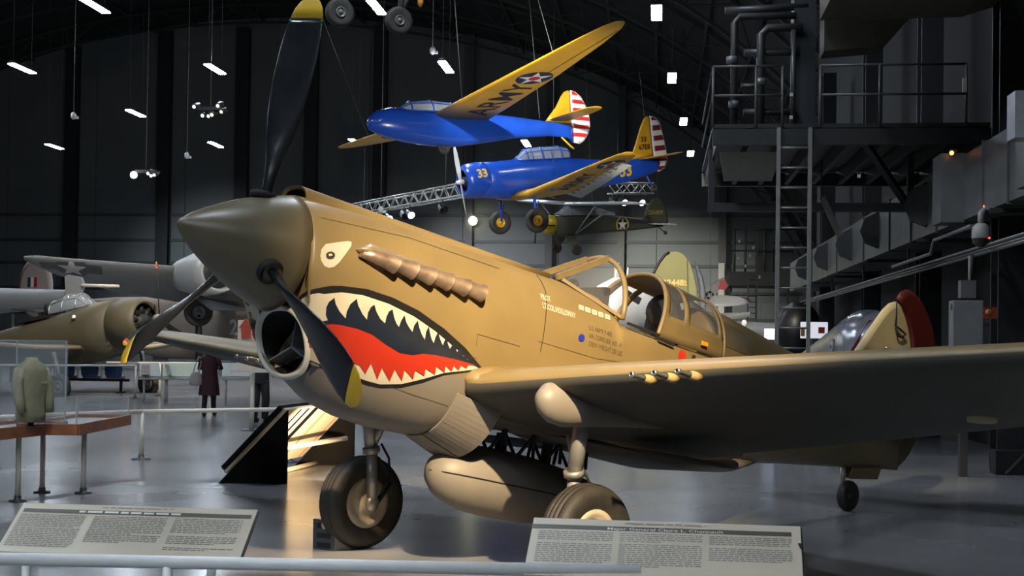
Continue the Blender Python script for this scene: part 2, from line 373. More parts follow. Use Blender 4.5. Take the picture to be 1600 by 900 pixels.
    # --- chin lip and Y-shaped splitter
    lip = MB(); N = 56; oc = open_ring(.74)
    prof = [(.012, .022), (-.012, .016), (-.02, .004), (-.014, -.010), (.02, -.016)]
    rr = []
    for dx, k in prof:
        rr.append([(x+dx, s*(1+k/ow), oh+(h-oh)*(1+k/orr)) for x, s, h in oc])
    lip.loft(rr, False, False); shift(lip).build('intake_lip', mat('lip_paint', (.70, .67, .58), .42, 0, .06), root)
    sp = MB(); c = (1.02, .0, -.57)
    for p in ((1.02, 0, -.36), (1.02, -.27, -.68), (1.02, .27, -.68)): sp.bar(c, p, .012, .12, (1, 0, 0))
    shift(sp).build('radiator_divider', mat('divider_grey', (.16, .16, .18), .5, 0, 0), root)
    # --- carburettor scoop
    sc = MB(); out, inn = [], []
    for a, w, h, z in ((.77, .150, .10, .365), (1.0, .158, .098, .365), (1.6, .17, .085, .375), (2.3, .19, .06, .395), (3.0, .20, .025, .42)):
        out.append([(a+(.0 if a > .8 else -.02*(zz/h)), s, z+zz) for s, zz in section(w, h, -.12, 0, 2.6, 3, 32)])
    inn = [[(a, s*.86, .365+.0+(h-.365)*.86-.004) for _, s, h in out[0]] for a in (.772, 1.0)]
    sc.loft([inn[1], inn[0]], True, False, 1); sc.loft([[(x, s, h) for x, s, h in inn[0]], out[0]], False, False, 0); sc.loft(out, False, True, 0)
    shift(sc).build('carburettor_scoop', [top, dark], root)
    # --- spinner and propeller
    s = MB(); s.lathe([(.0, 0), (.014, .002), (.034, .014), (.075, .06), (.146, .16), (.214, .28), (.282, .42), (.333, .55), (.37, .66), (.388, .725), (.36, .735)], (0, 0, 0), (1, 0, 0), 48)
    spn = shift(s).build('spinner', mat('spinner_paint', (.115, .095, .055), .36, 0, .12, 3), root)
    bm_ = mat('propeller_black', (.014, .016, .020), .2, 0, .25, 4); ym = mat('propeller_yellow', (.62, .40, .02), .4, 0, .05)
    for k in range(3):
        al = .0646+k*2*pi/3; r_ = Vector((0, -sin(al), cos(al))); t_ = Vector((0, cos(al), sin(al))); fw = Vector((-1, 0, 0))
        ST = [(.30, .066, .95, 60), (.42, .072, .9, 56), (.54, .098, .5, 48), (.70, .17, .24, 40), (.90, .245, .15, 33), (1.10, .295, .11, 27), (1.28, .31, .09, 23), (1.42, .30, .075, 20), (1.53, .27, .065, 19), (1.60, .23, .06, 18), (1.645, .165, .06, 18), (1.668, .095, .06, 18), (1.676, .03, .06, 18)]
        def blade(st):
            rings = []
            for r, c, th, be in st:
                b = radians(be); e = t_*cos(b)+fw*sin(b); nn = fw*cos(b)-t_*sin(b); rg = []
                for j in range(20):
                    q = 2*pi*j/20; rg.append(Vector((.55, 0, 0))+r_*r+e*(c/2*cos(q))+nn*(c*th/2*sin(q)))
                rings.append(rg)
            return rings
        st = [ST[0]]
        for a, b in zip(ST, ST[1:]):
            n_ = 3 if b[0]-a[0] > .08 else 1
            st += [tuple(p+(q-p)*j/n_ for p, q in zip(a, b)) for j in range(1, n_+1)]
        cut = [x for x in st if x[0] <= 1.54]; tip = [cut[-1]]+[x for x in st if x[0] > 1.54]
        bl = MB().loft(blade(cut), True, True); bo = shift(bl).build('propeller_blade', bm_, root)
        tp = MB().loft(blade(tip), True, True); shift(tp).build('blade_tip', ym, bo, label='yellow painted blade tip')
        ro = MB().lathe([(.0, 0), (.085, 0), (.085, .03), (.07, .04)], Vector((.53, 0, 0))+r_*.312, r_, 20); shift(ro).build('blade_socket', dark, bo)
        if k == 0:
            mk = MB()
            for tx, rr_ in (('DES. CO', .60), ('SER. NO', .545), ('MAX 54', .49)):
                vs, fs = text_shapes(tx, .045)
                b = radians(60); e = t_*cos(b)+fw*sin(b); nn = fw*cos(b)-t_*sin(b)
                mk.add([Vector((.55, 0, 0))+r_*(rr_+v.y)+e*(.085-v.x)-nn*-.035 for v in vs], fs)
    # --- exhaust stacks with their rounded cover strip
    ex = mat('exhaust_steel', (.36, .26, .19), .36, .7, .3, 14)
    cov = MB(); cs = []
    for i in range(13):
        t = i/12; a = 1.03+1.08*t; hc = .088-.008*t; hh = .062*sqrt(max(.0, 1-max(0, (.1-t)/.1)**2))*(1-.45*t)+.004
        cs.append([(a, -.40-.072*max(0, cos(q))-.02, hc+hh*sin(q)) for q in [2*pi*j/16 for j in range(16)]])
    cov.loft(cs, True, True); shift(cov).build('exhaust_cover_strip', mat('bare_cover', (.38, .29, .19), .4, .5, .15), root)
    for i in range(6):
        a0 = 1.085+.156*i; h0 = .074-.001*i; mbx = MB(); rg = []
        for t, rx, rz in ((-.03, .026, .036), (.05, .034, .042), (.13, .040, .050), (.20, .048, .062), (.212, .051, .066)):
            rg.append([(a0+t+.012*sin(q), -.462-.048*t/.2+rx*cos(q), h0-.02*t/.2+rz*sin(q)) for q in [2*pi*j/20 for j in range(20)]])
        inner = [[(x-.002, -.51+(s+.51)*.85, h0-.02+(z-h0+.02)*.85) for x, s, z in rg[-1]], [(x-.035, -.506+(s+.51)*.66, h0-.02+(z-h0+.02)*.66) for x, s, z in rg[-1]]]
        mbx.loft(rg, True, False); mbx.loft([[(x, s, z) for x, s, z in rg[-1]], inner[0]], False, False, 0, False); mbx.loft([inner[0], inner[1]], False, True, 1); mbx.box((a0+.09, -.44, h0-.055), (.14, .05, .02), (0, .25, 0))
        shift(mbx).build('exhaust_stack', [ex, dark], root)
    # --- cowl flaps (five hinged panels round the belly)
    for i in range(5):
        q0, q1 = -pi/2-.98+i*.395, -pi/2-.98+(i+1)*.385
        def pt(a, q, d):
            w, ht, hb, h0, nt, nb = interp(FT, min(a, 2.12)); c_, s_ = cos(q), sin(q)
            return Vector((a, w*abs(c_)**(2/nb)*(1 if c_ > 0 else -1)+d*c_, h0+(h0-hb)*-abs(s_)**(2/nb)+d*s_))
        n_ = 6; A = [pt(2.08, q0+(q1-q0)*j/n_, .012) for j in range(n_+1)]; B = [pt(2.42, q0+(q1-q0)*j/n_, .13) for j in range(n_+1)]
        A2 = [pt(2.08, q0+(q1-q0)*j/n_, 0) for j in range(n_+1)]; B2 = [pt(2.42, q0+(q1-q0)*j/n_, .115) for j in range(n_+1)]
        fl = MB().loft([A+A2[::-1], B+B2[::-1]], True, True, 0, False); shift(fl).build('cowl_flap', under, root)
    # --- wings
    HLE = lambda y: -.578+.088*(y-.6)
    WST = [(.30, 2.10, 5.05, -.57, -.68, .14), (.46, 2.11, 5.0, -.578, -.68, .15), (.60, 2.11, 4.92, -.578, -.66, .14), (.85, 2.115, 4.86, HLE(.85), -.63, .132), (1.5, 2.13, 4.74, HLE(1.5), -.555, .125), (2.5, 2.19, 4.55, HLE(2.5), -.44, .115),
           (3.5, 2.26, 4.34, HLE(3.5), -.325, .108), (4.4, 2.33, 4.12, HLE(4.4), -.225, .10), (4.9, 2.38, 3.98, HLE(4.9), -.17, .096), (5.3, 2.5, 3.78, HLE(5.3), -.135, .09), (5.52, 2.66, 3.58, HLE(5.5)+.01, -.115, .08), (5.65, 2.88, 3.34, HLE(5.6)+.02, -.105, .07)]
    def two(name, splitdot=0):
        return None
    for sg in (-1, 1):
        w_ = wing(WST, sg, 14, .022); nr = 28
        # underside faces carry grey darkened to stand for shade, upper faces olive (paint scheme)
        per = 28
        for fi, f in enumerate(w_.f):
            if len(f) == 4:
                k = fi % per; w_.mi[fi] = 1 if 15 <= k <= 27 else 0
        wo = shift(w_).build('wing', [top, mat('wing_underside_shade_grey', (.062, .058, .048), .6, 0, .1, 2)], root)
        fi_ = MB(); rg = []                                    # bulged root fillet
        for a, hw, hh in ((2.09, .01, .01), (2.13, .08, .065), (2.22, .15, .105), (2.4, .22, .15), (2.9, .22, .19), (3.8, .17, .2), (4.8, .12, .15), (5.3, .05, .06)):
            rg.append([(a, sg*(.46+hw*cos(q)), -.545+hh*sin(q)-.03*(a-2)/3) for q in [2*pi*j/20 for j in range(20)]])
        fi_.loft(rg, True, True); shift(fi_).build('wing_fillet', top, wo)
        ai = MB(); ai.box((4.45, sg*3.6, -.33), (.012, 1.9, .012), (0, 0, -sg*.1)); shift(ai).build('aileron_gap', dark, wo)
        wl = MB(); wl.lathe([(0, 0), (.36, 0), (.40, .008)], (3.95, sg*.95, -.80), (0, sg*.05, 1), 32); shift(wl).build('wheel_well', dark, wo)
        ins = MB(); ins.lathe([(0, 0), (.085, 0), (.085, .02)], (3.35, sg*3.55, -.468), (0, -sg*.09, 1), 20); shift(ins).build('inspection_disc', mat('pale_disc', (.42, .36, .24), .5, 0, 0), wo)
        for j, y in enumerate((2.04, 2.21, 2.38)):
            g = MB(); a0 = 2.17; h0 = HLE(y)-.045
            g.lathe([(.0, .03), (.027, .03), (.03, -.02), (.027, -.045), (.021, -.06), (.019, -.064)], (a0, sg*y, h0), (1, 0, 0), 16)
            go = shift(g).build('gun_fairing', mat('tan_fairing', (.42, .30, .13), .45, 0, .05), wo)
            b = MB(); b.lathe([(.0, -.12), (.010, -.18), (.010, -.185), (.018, -.185), (.020, -.17), (.015, -.155), (.015, -.05)], (a0, sg*y, h0), (1, 0, 0), 14)
            shift(b).build('gun_barrel', steel, go)
        # gear knuckle fairing
        kn = MB(); rg = []
        for a, rx, rz, z in ((2.05, .01, .01, -.655), (2.065, .045, .055, -.655), (2.11, .08, .105, -.657), (2.19, .102, .138, -.66), (2.30, .112, .148, -.66), (2.5, .11, .125, -.65), (2.9, .085, .075, -.635), (3.3, .03, .03, -.63)):
            rg.append([(a, sg*1.235+rx*cos(q), z+rz*sin(q)) for q in [2*pi*j/24 for j in range(24)]])
        kn.loft(rg, True, True); shift(kn).build('gear_fairing', under, wo)
        # main leg
        y0 = sg*1.235; yl = sg*1.10
        leg = MB(); leg.tube((2.53, sg*1.19, -.66), (2.62, sg*1.115, -1.12), .056, .052, 16); leg.tube((2.62, sg*1.115, -1.12), (2.69, yl, HW+.02), .045, .045, 16)
        leg.tube((2.60, sg*1.117, -1.06), (2.615, sg*1.116, -1.10), .07, .07, 16); leg.ball((AW, yl, HW), (.06, .05, .075), 14)
        lo = shift(leg).build('landing_gear_leg', mat('gear_grey', (.34, .33, .31), .38, .55, .08), root)
        tl = MB(); tl.bar((2.66, yl, -1.13), (2.86, yl, -1.30), .05, .02); tl.bar((2.86, yl, -1.30), (2.73, yl, HW), .05, .02); tl.ball((2.86, yl, -1.30), .025, 8); shift(tl).build('torque_link', dark_steel, lo)
        br = MB(); br.path([(2.66, yl-.03, -1.02), (2.76, yl-.03, -1.12), (2.80, yl-.03, -1.27), (2.74, yl-.03, -1.42)], .01, 6); shift(br).build('brake_hose', dark, lo)
        tb = MB(); tb.tube((2.62, sg*1.02, -.82), (2.62, sg*1.12, -1.06), .03, .025, 10); shift(tb).build('drag_brace', mat('gear_grey', (0, 0, 0)), lo)
        wh = MB(); tyre(wh, (AW, y0, HW), (0, 1, 0), .37, .235, .20, 48); to = shift(wh).build('tyre', mat('tyre_rubber', (.030, .027, .024), .62, 0, .25, 9, .15, 60), lo)
        hb_ = MB(); hub(hb_, (AW, y0, HW), (0, 1, 0), .205, .19, 32); shift(hb_).build('wheel_hub', mat('hub_paint', (.46, .40, .31), .5, 0, .1), to)
        # tailplane
        tp_ = wing([(.05, 7.55, 8.75, .30, .31, .10), (.6, 7.68, 8.82, .31, .31, .09), (1.3, 7.84, 8.72, .32, .32, .08), (1.7, 7.97, 8.56, .325, .325, .07), (1.9, 8.12, 8.38, .33, .33, .06)], sg, 9, 0)
        shift(tp_).build('tailplane', top, root)
    # --- tank, belly fairing
    tk = MB(); tk.lathe([(0, 0), (.05, .008), (.12, .05), (.18, .13), (.225, .26), (.25, .42), (.26, .65), (.255, .95), (.22, 1.4), (.15, 1.8), (.07, 2.1), (0, 2.2)], (2.30, 0, -1.19), (.995, 0, -.02), 36)
    ventral = MB(); rg = []
    for a, w, z, d in ((3.0, .1, -.78, .01), (3.6, .4, -.78, .06), (4.6, .46, -.76, .10), (5.5, .36, -.68, .08), (6.2, .05, -.56, .02)):
        rg.append([(a, w*cos(q), z+d*sin(q)) for q in [2*pi*j/24 for j in range(24)]])
    ventral.loft(rg, True, True); shift(ventral).build('belly_fairing', under, root)
    # --- tail
    fin = MB(); poly = [(7.35, .47), (7.68, .79), (7.95, 1.12), (8.13, 1.33), (8.25, 1.43), (8.36, 1.475), (8.47, 1.45), (8.58, 1.37), (8.68, 1.25), (8.76, 1.10), (8.79, .9), (8.79, .4), (8.5, .3), (7.6, .3)]
    def slab(mb, poly, t0, t1, mi=0):
        c = Vector((sum(p[0] for p in poly)/len(poly), sum(p[1] for p in poly)/len(poly)))
        ringsL = []
        for f, t in ((.0, t0), (.0, t0)): pass
        edge = [(x, z) for x, z in poly]; ins = [(c.x+(x-c.x)*.86, c.y+(z-c.y)*.86) for x, z in poly]
        R_ = [[(x, -t0*.12, z) for x, z in edge], [(x, -t0/2, z) for x, z in ins]]
        mb.loft([[(x, -t0/2, z) for x, z in ins], [(x, -t0*.15, z) for x, z in edge], [(x, t0*.15, z) for x, z in edge], [(x, t0/2, z) for x, z in ins]], True, True, mi)
        return mb
    slab(fin, poly, .09, 0); fo = shift(fin).build('fin', mat('cream_fin_paint', (.52, .43, .25), .5, 0, .1, 3), root)
    rud = MB(); slab(rud, [(8.81, .45), (8.81, .9), (8.79, 1.10), (8.71, 1.25), (8.61, 1.38), (8.49, 1.475), (8.38, 1.51), (8.45, 1.60), (8.56, 1.66), (8.72, 1.66), (8.90, 1.60), (9.06, 1.5), (9.2, 1.38), (9.30, 1.2), (9.34, .95), (9.30, .62), (9.24, .45)], .07, 0)
    shift(rud).build('rudder', mat('dark_red_paint', (.075, .008, .006), .5, 0, .12, 4), root)
    rl = MB(); slab(rl, [(8.81, .45), (9.24, .45), (9.16, .25), (9.06, .06), (8.95, -.10), (8.86, -.2), (8.80, -.24)], .07, 0); shift(rl).build('lower_rudder', top, root, label='olive lower part of the rudder')
    ant = MB(); fx = [(1391, 471), (1390, 490), (1388.5, 508)]
    f0 = [(8.30, -.056, 1.45), (8.30, -.07, 1.3), (8.30, -.07, 1.2)]
    ant.path(f0, .008, 6); ant.path([(8.30, -.07, 1.2), (8.42, -.08, 1.17), (8.52, -.08, 1.15), (8.44, -.08, 1.10), (8.36, -.08, 1.10), (8.31, -.07, 1.2)], .012, 6); shift(ant).build('antenna_bracket', dark, fo)
    sb = MB(); sb.ball((8.18, -.06, .93), (.022, .03, .022), 10); shift(sb).build('fin_lamp', steel, fo)
    # --- tail wheel
    tw = MB(); tw.path([(7.72, 0, -.40), (7.74, 0, -.52), (7.80, .045, -.60), (7.87, .06, -.68)], [.03, .028, .022, .02], 10); two_ = shift(tw).build('tail_wheel_strut', mat('gear_grey', (0, 0, 0)), root)
    tt = MB(); tyre(tt, (7.87, 0, -.676), (0, 1, 0), .155, .10, .07, 28); hub(tt, (7.87, 0, -.676), (0, 1, 0), .075, .08, 16); shift(tt).build('tail_wheel', mat('tyre_rubber', (0, 0, 0)), two_)
    td = MB(); td.box((8.05, -.06, -.42), (.55, .012, .12), (.3, -.12, 0)); td.box((8.05, .06, -.42), (.55, .012, .12), (-.3, -.12, 0)); shift(td).build('tail_wheel_door', top, root)
    # --- cockpit
    def arch(a, w, hb, ht, lean, n=20, e=2.3):
        out = []
        for j in range(n+1):
            q = pi*j/n; s_ = -w*(abs(cos(q))**(2/e))*(1 if cos(q) > 0 else -1); h = hb+(ht-hb)*abs(sin(q))**(2/e)
            out.append(Vector((a+lean*(h-hb)/(ht-hb), s_, h)))
        return out
    fr = mat('canopy_paint', (.20, .145, .065), .42, 0, .1)
    gl = mat('canopy_glass', (.4, .43, .48), .06, 0, 0, alpha=.16)
    ws = MB(); ws.path(arch(3.62, .43, .21, .745, .08, 20, 2.05), .022, 8)
    for sg in (-1, 1): ws.bar((3.12, sg*.15, .435), (3.69, sg*.12, .735), .03, .045); ws.bar((3.16, sg*.17, .425), (3.62, sg*.43, .22), .025, .025)
    wso = shift(ws).build('windscreen_frame', fr, root)
    wg = MB(); A = [(3.15, -.16, .44), (3.15, .16, .44), (3.69, .11, .73), (3.69, -.11, .73)]; wg.prism(A, (.006, 0, -.006))
    for sg in (-1, 1): wg.prism([(3.16, sg*.16, .43), (3.69, sg*.12, .725), (3.67, sg*.28, .63), (3.65, sg*.38, .47), (3.62, sg*.425, .22)], (0, sg*.005, 0))
    shift(wg).build('windscreen_glass', mat('windscreen_clear', (.5, .52, .55), .05, 0, 0, alpha=.05), wso)
    na, nn = 24, 40; cf = MB(); cg = [MB() for _ in range(4)]; G_ = []
    for i in range(na+1):
        t = i/na; G_.append(arch(4.05+.93*t, .44-.03*t, .165, .745-.045*t, .20*(1-t), nn))
    for i in range(na):
        for j in range(nn):
            t = (i+.5)/na; q = (j+.5)/nn; side = int(q > .5)*2+int(t > .37); q = min(q, 1-q)
            win = (.09 < q < .34) and ((.07 < t < .32) or (.42 < t < .90))
            vs = [G_[i][j], G_[i][j+1], G_[i+1][j+1], G_[i+1][j]]
            (cg[side] if win else cf).add(vs, [(0, 1, 2, 3)], 0, True)
    for G_i, r in ((0, .018), (na, .014)): cf.path(G_[G_i], r, 8)
    co = shift(cf).build('canopy_frame', fr, root); m_ = co.modifiers.new('skin', 'SOLIDIFY'); m_.thickness = .012
    w_ = co.modifiers.new('weld', 'WELD'); co.modifiers.move(1, 0)
    yl_ = MB().box((4.66, -.447, .235), (.075, .012, .035)); shift(yl_).build('canopy_label', mat('orange_yellow_paint', (0, 0, 0)), co, label='small yellow label on the canopy sill')
    for g_ in cg: shift(g_).build('canopy_pane', gl, co)
    rw = MB()
    # rear quarter windows set into the turtle deck
    for sg in (-1, 1):
        P = []
        na2, nh = 8, 6
        for i in range(na2+1):
            for j in range(nh+1):
                a = 4.98+.62*i/na2; h = .30+(.30-.10*i/na2)*j/nh
                if i == na2: h = .36+.10*j/nh
                p, n, k, t = bvh.ray_cast(L(a, sg*2, h), Vector((0, -sg, 0)))
                P.append((p or L(a, sg*.3, h))+Vector((0, sg*.006, 0)))
        rw.add(P, [(i*(nh+1)+j, i*(nh+1)+j+1, (i+1)*(nh+1)+j+1, (i+1)*(nh+1)+j) for i in range(na2) for j in range(nh)], 0, True)
    rw.build('rear_window', mat('smoky_glass', (.15, .125, .08), .14, 0, .15, 4), root)
    st_ = MB(); st_.prism([(4.58, -.2, .15), (4.58, .2, .15), (4.62, .2, .46), (4.63, .12, .60), (4.63, 0, .64), (4.63, -.12, .60), (4.62, -.2, .46)], (.02, 0, 0)); st_.ball((4.55, 0, .50), (.06, .15, .14), 14)
    shift(st_).build('pilot_headrest', mat('headrest_black', (.02, .02, .022), .6, 0, .1), root)
    gs = MB(); gs.bar((3.3, 0, .43), (3.3, 0, .50), .02, .02); gs.ball((3.45, 0, .46), (.05, .06, .05), 10); gs.box((3.55, 0, .37), (.06, .6, .16)); shift(gs).build('gunsight_and_panel', dark, root)
    for p0, p1, w_, h_ in (((3.66, -.455, .19), (4.05, -.462, .178), .014, .018), ((4.05, -.466, .15), (4.24, -.468, .138), .02, .024), ((4.75, -.462, .135), (4.98, -.45, .125), .010, .014)):
        rail = MB(); rail.bar(p0, p1, w_, h_); shift(rail).build('canopy_rail', dark, root)
    # --- drop tank hung below the belly
    tank = thing('drop_tank', 'grey teardrop fuel tank hung under the belly of the shark-mouthed fighter', 'fuel tank', root.location, root.rotation_euler)
    shift(tk).build('tank_shell', under, tank)
    for a in (2.75, 3.05, 3.35, 3.65):
        for sg in (-1, 1):
            tb = MB(); tb.tube((a, sg*.10, -.965), (a+.08, sg*.16, -.80), .014, .014, 8); tb.tube((a+.16, sg*.10, -.965), (a+.08, sg*.16, -.80), .014, .014, 8)
            shift(tb).build('sway_brace', dark_steel, tank)
    for a in (2.95, 3.45): tb = MB().box((a, 0, -.90), (.06, .06, .16)); shift(tb).build('tank_lug', dark_steel, tank)
    seam = MB()
    pr = [(0, 0), (.12, .05), (.18, .13), (.225, .26), (.25, .42), (.26, .65), (.255, .95), (.22, 1.4)]
    seam.path([(2.30+t, -r-.002, -1.19-.02*t) for r, t in pr], .005, 6); shift(seam).build('tank_seam', dark, tank)
    return root
fighter = make_fighter()
def roof_z(x): return 2+24*sqrt(max(.0, 1-((x+30)/42)**2))
wb = MB()
for i in range(13): wb.box((-78+i*7.4, BACK_Y+.15, 13.5), (7.36, .3, 27))
wb.build('wall_back', panel_grey, kind='structure')
MB().box((5.85, 28, 8), (.3, 38, 16)).build('wall_right', mat('dark_wall', (.008, .009, .011), .8), kind='structure')
rf = MB(); xs = [-72+84*(1-cos(pi*i/60))/2 for i in range(61)]
rf.loft([[Vector((x, y, roof_z(x)+t)) for x, t in [(x, .9) for x in xs]+[(x, 1.0) for x in xs[::-1]]] for y in (-14, BACK_Y+.3)], True, True, 0, False)
rf.build('ceiling', mat('dark_roof_deck', (.017, .017, .0175), .85, 0, .15, .6), kind='structure')
col_dark = mat('column_dark', (.018, .021, .025), .6, 0, .1)
for u in (-60, 105, 250, 372, 480, 588, 730, 855, 968, 1127):
    x = at(u, 540, BACK_Y-.6).x; z1 = roof_z(x)+.8; w = .55 if u > 700 else 1.0; z1 = min(z1, 26)
    m = MB(); m.box((x, BACK_Y-.75, z1/2), (w, .06, z1)); m.box((x, BACK_Y-.15, z1/2), (w, .06, z1)); m.box((x, BACK_Y-.45, z1/2), (.08, .6, z1))
    m.build('column', col_dark if u < 700 else mat('column_grey', (.07, .075, .075), .55), kind='structure')
for k, z in enumerate((1.6, 3.6, 5.6, 7.6, 9.4, 11.4)):
    m = MB(); m.box((-29.5, BACK_Y-.08, z), (80, .16, .22)); m.build('trim_%d' % (k+1), mat('girt_dark', (.06, .068, .072), .55), kind='structure')
for k, (u, w) in enumerate(((962, .4), (1126, .45))):             # pale lower casing on two columns
    x = at(u, 450, BACK_Y-1).x
    MB().box((x+.05, BACK_Y-.85, 4.0), (w, .12, 7.6)).build('trim_%d' % (k+7), mat('casing_pale', (.42, .42, .38), .6), kind='structure')
tr_m = mat('truss_steel', (.036, .036, .035), .7, 0, .1)
def arch_truss(y):
    m = MB(); N = 48; P = []
    for i in range(N+1):
        a_ = pi*(.04+.92*i/N); x = -30-42*cos(a_); n = Vector((-cos(a_)/42, 0, sin(a_)/24)).normalized(); p = Vector((x, y, 2+24*sin(a_)))+n*.6; P.append((p, p-n*1.35))
    for (a, b), (c, d) in zip(P, P[1:]):
        m.bar(a, c, .16, .16); m.bar(b, d, .16, .16)
    for i in range(N):
        m.bar(P[i][0], P[i+1][1], .07, .07) if i % 2 else m.bar(P[i][1], P[i+1][0], .07, .07)
        if i % 2 == 0: m.bar(P[i][0], P[i][1], .07, .07)
    m.build('roof_truss', tr_m, kind='structure')
for y in (26, 34, 42, 50, 58, 66, 74, 82, 90): arch_truss(y)
for x in (-50, -40, -31, -23, -16, -10.5, -6.5, -3.2, -.4, 2.2, 4.4, 6.4, 8.2, 9.6):
    MB().box((x, 55, roof_z(x)+.62), (.14, 80, .16)).build('roof_purlin', tr_m, kind='structure')

# ------------------------------------------------------------------ ceiling lights
lamp_white = mat('lamp_diffuser', (.80, .90, 1.0), .4, 0, 0, emit=250.)
lamp_small = mat('lamp_diffuser_small', (.80, .90, 1.0), .4, 0, 0, emit=60.)
LIGHTS = [(148, 9, 13, 'long strip light at the top left edge of the hall ceiling'), (35, 107, 13, 'strip light farthest left, high above the pale grey wing'), (336, 108, 13, 'strip light hanging above the rigging bar with small lamps'),
 (212, 177, 13, 'strip light in the left cluster, midway between two dark columns'), (85, 229, 13, 'lowest strip light at the far left, near the back wall'), (337, 226, 13, 'lower strip light just left of the upright propeller blade'),
 (588, 11, 13, 'strip light between the two hanging wheels at the top'), (697, 105, 12, 'strip light above the cockpit of the blue glider'), (555, 222, 12, 'strip light behind the far wing tip of the blue glider'), (822, 224, 11.5, 'strip light just above the greenhouse canopy of the blue trainer'),
 (1026, 20, 13.0, 'square-looking lamp highest up under the sloping roof trusses'), (1050, 122, 13.0, 'second lamp down the sloping roof trusses, right of the glider wing'), (1068, 190, 13.0, 'third lamp down the sloping roof trusses'), (1079, 240, 12.8, 'lowest lamp in the row below the sloping roof trusses'),
 (1106, 14, 6.6, None)]
def ceiling_light(p, label, L=1.9, W_=.30, lm=None):
    t = thing('ceiling_light', label, 'light', p, (0, 0, 0), 'hall ceiling lights')
    hw = W_/2; m = MB(); m.prism([(-hw, -L/2, .02), (hw, -L/2, .02), (hw*.5, -L/2, .14), (-hw*.5, -L/2, .14)], (0, L, 0)); m.build('housing', dark_steel, t)
    m = MB(); m.box((0, 0, -.005), (W_, L-.04, .05)); bevel(m.build('diffuser', lm or lamp_white, t), .02)
    zt = roof_z(p[0])-.55-p[2]
    if zt > .2:
        for y in (-L*.4, L*.4): MB().tube((0, y, .13), (0, y, zt), .012, .012, 6).build('hanger_rod', dark_steel, t)
for u, v, z, lb in LIGHTS:
    if lb is None: continue
    ceiling_light(ground(u, v, z), lb) if u < 1000 else ceiling_light(ground(u, v, z), lb, 1.9, .36, lamp_small)
# unseen lamps continuing the rows; those behind the camera added as fill
for x, y, z in ((-3, 6, 13), (-10, 8, 13), (-14, 20, 13), (-22, 26, 13), (-28, 44, 13), (-3, 17, 12), (-7, -4, 13), (-1, -7, 12), (-5, -10, 12.5), (3, -9, 12)):
    ceiling_light((x, y, z), 'unseen strip light continuing the hall rows, added for fill light')

# ------------------------------------------------------------------ helpers for the other aircraft
def star_poly(r, k=5, rot=0.):
    return [(r*(1 if i % 2 == 0 else .40)*sin(rot+pi*i/k), r*(1 if i % 2 == 0 else .40)*cos(rot+pi*i/k)) for i in range(2*k)]
def circ(r, n=24): return [(r*cos(2*pi*i/n), r*sin(2*pi*i/n)) for i in range(n)]
class Paint:
    """adds painted markings to a mesh under construction, following its surface"""
    def __init__(s, mb):
        s.mb = mb; bm = bmesh.new(); vv = [bm.verts.new(v) for v in mb.v]
        for f in mb.f:
            try: bm.faces.new([vv[i] for i in f])
            except ValueError: pass
        bmesh.ops.triangulate(bm, faces=bm.faces[:]); s.b = BVHTree.FromBMesh(bm); bm.free()
    def put(s, vs, fs, org, ex, ey, dr, eps, mi):
        out = []; org, ex, ey, dr = Vector(org), Vector(ex), Vector(ey), Vector(dr)
        for v in vs:
            q = org+ex*v[0]+ey*v[1]; p, n, i, t = s.b.ray_cast(q-dr*8, dr); out.append((p-dr*eps) if p else None)
        good = [f for f in fs if all(out[i] is not None for i in f)]
        s.mb.add([p or Vector((0, 0, 0)) for p in out], good, mi)
    def poly(s, poly, *a, step=.15): vs, fs = fill2d(poly, step); s.put(vs, fs, *a)
    def text(s, body, size, *a, bold=0., align='CENTER'): vs, fs = text_shapes(body, size, align, bold); s.put(vs, fs, *a)
    def roundel(s, r, org, ex, ey, dr, eps, blue, white, red=None, rot=0.):
        s.poly(circ(r), org, ex, ey, dr, eps, blue); s.poly(star_poly(r*.97, 5, rot), org, ex, ey, dr, eps*2, white, step=r*.2)
        if red is not None: s.poly(circ(r*.32, 14), org, ex, ey, dr, eps*3, red)
def hull(tab, n=28, cap=(True, True), e=2.):
    """tab: (a, hb, ht, w[, nt, nb])"""
    r = []
    for row in tab:
        a, hb, ht, w = row[:4]; nt, nb = (row[4], row[5]) if len(row) > 4 else (e, e)
        r.append([Vector((a, s, h)) for s, h in section(w, ht, hb, (ht+hb)/2, nt, nb, n)])
    return MB().loft(r, *cap)
def flat(poly, t, mi=0, mb=None):
    """tapered slab in the a-h plane (fins, rudders)"""
    mb = mb or MB(); c = Vector((sum(p[0] for p in poly)/len(poly), sum(p[1] for p in poly)/len(poly)))
    ins = [(c.x+(x-c.x)*.82, c.y+(z-c.y)*.82) for x, z in poly]
    return mb.loft([[(x, -t/2, z) for x, z in ins], [(x, -t*.12, z) for x, z in poly], [(x, t*.12, z) for x, z in poly], [(x, t/2, z) for x, z in ins]], True, True, mi)
def glass_house(tab, bars, name, root, gmat, fmat, r=.02, n=14):
    """greenhouse canopy: tab of (a, w, hb, ht), hoops at the indices in bars"""
    R_ = []
    for a, w, hb, ht in tab: R_.append([Vector((a, -w*cos(pi*j/n)*(1-.12*sin(pi*j/n)), hb+(ht-hb)*sin(pi*j/n)**.8)) for j in range(n+1)])
    g = MB().loft(R_, False, False, 0, True, False); go = g.build(name, gmat, root)
    f = MB()
    for i in bars: f.path(R_[i], r, 6)
    for j in (0, n//4, n//2, n-n//4, n): f.path([R_[i][j] for i in range(len(R_))], r*.8, 6)
    f.build('canopy_framing', fmat, go); return go
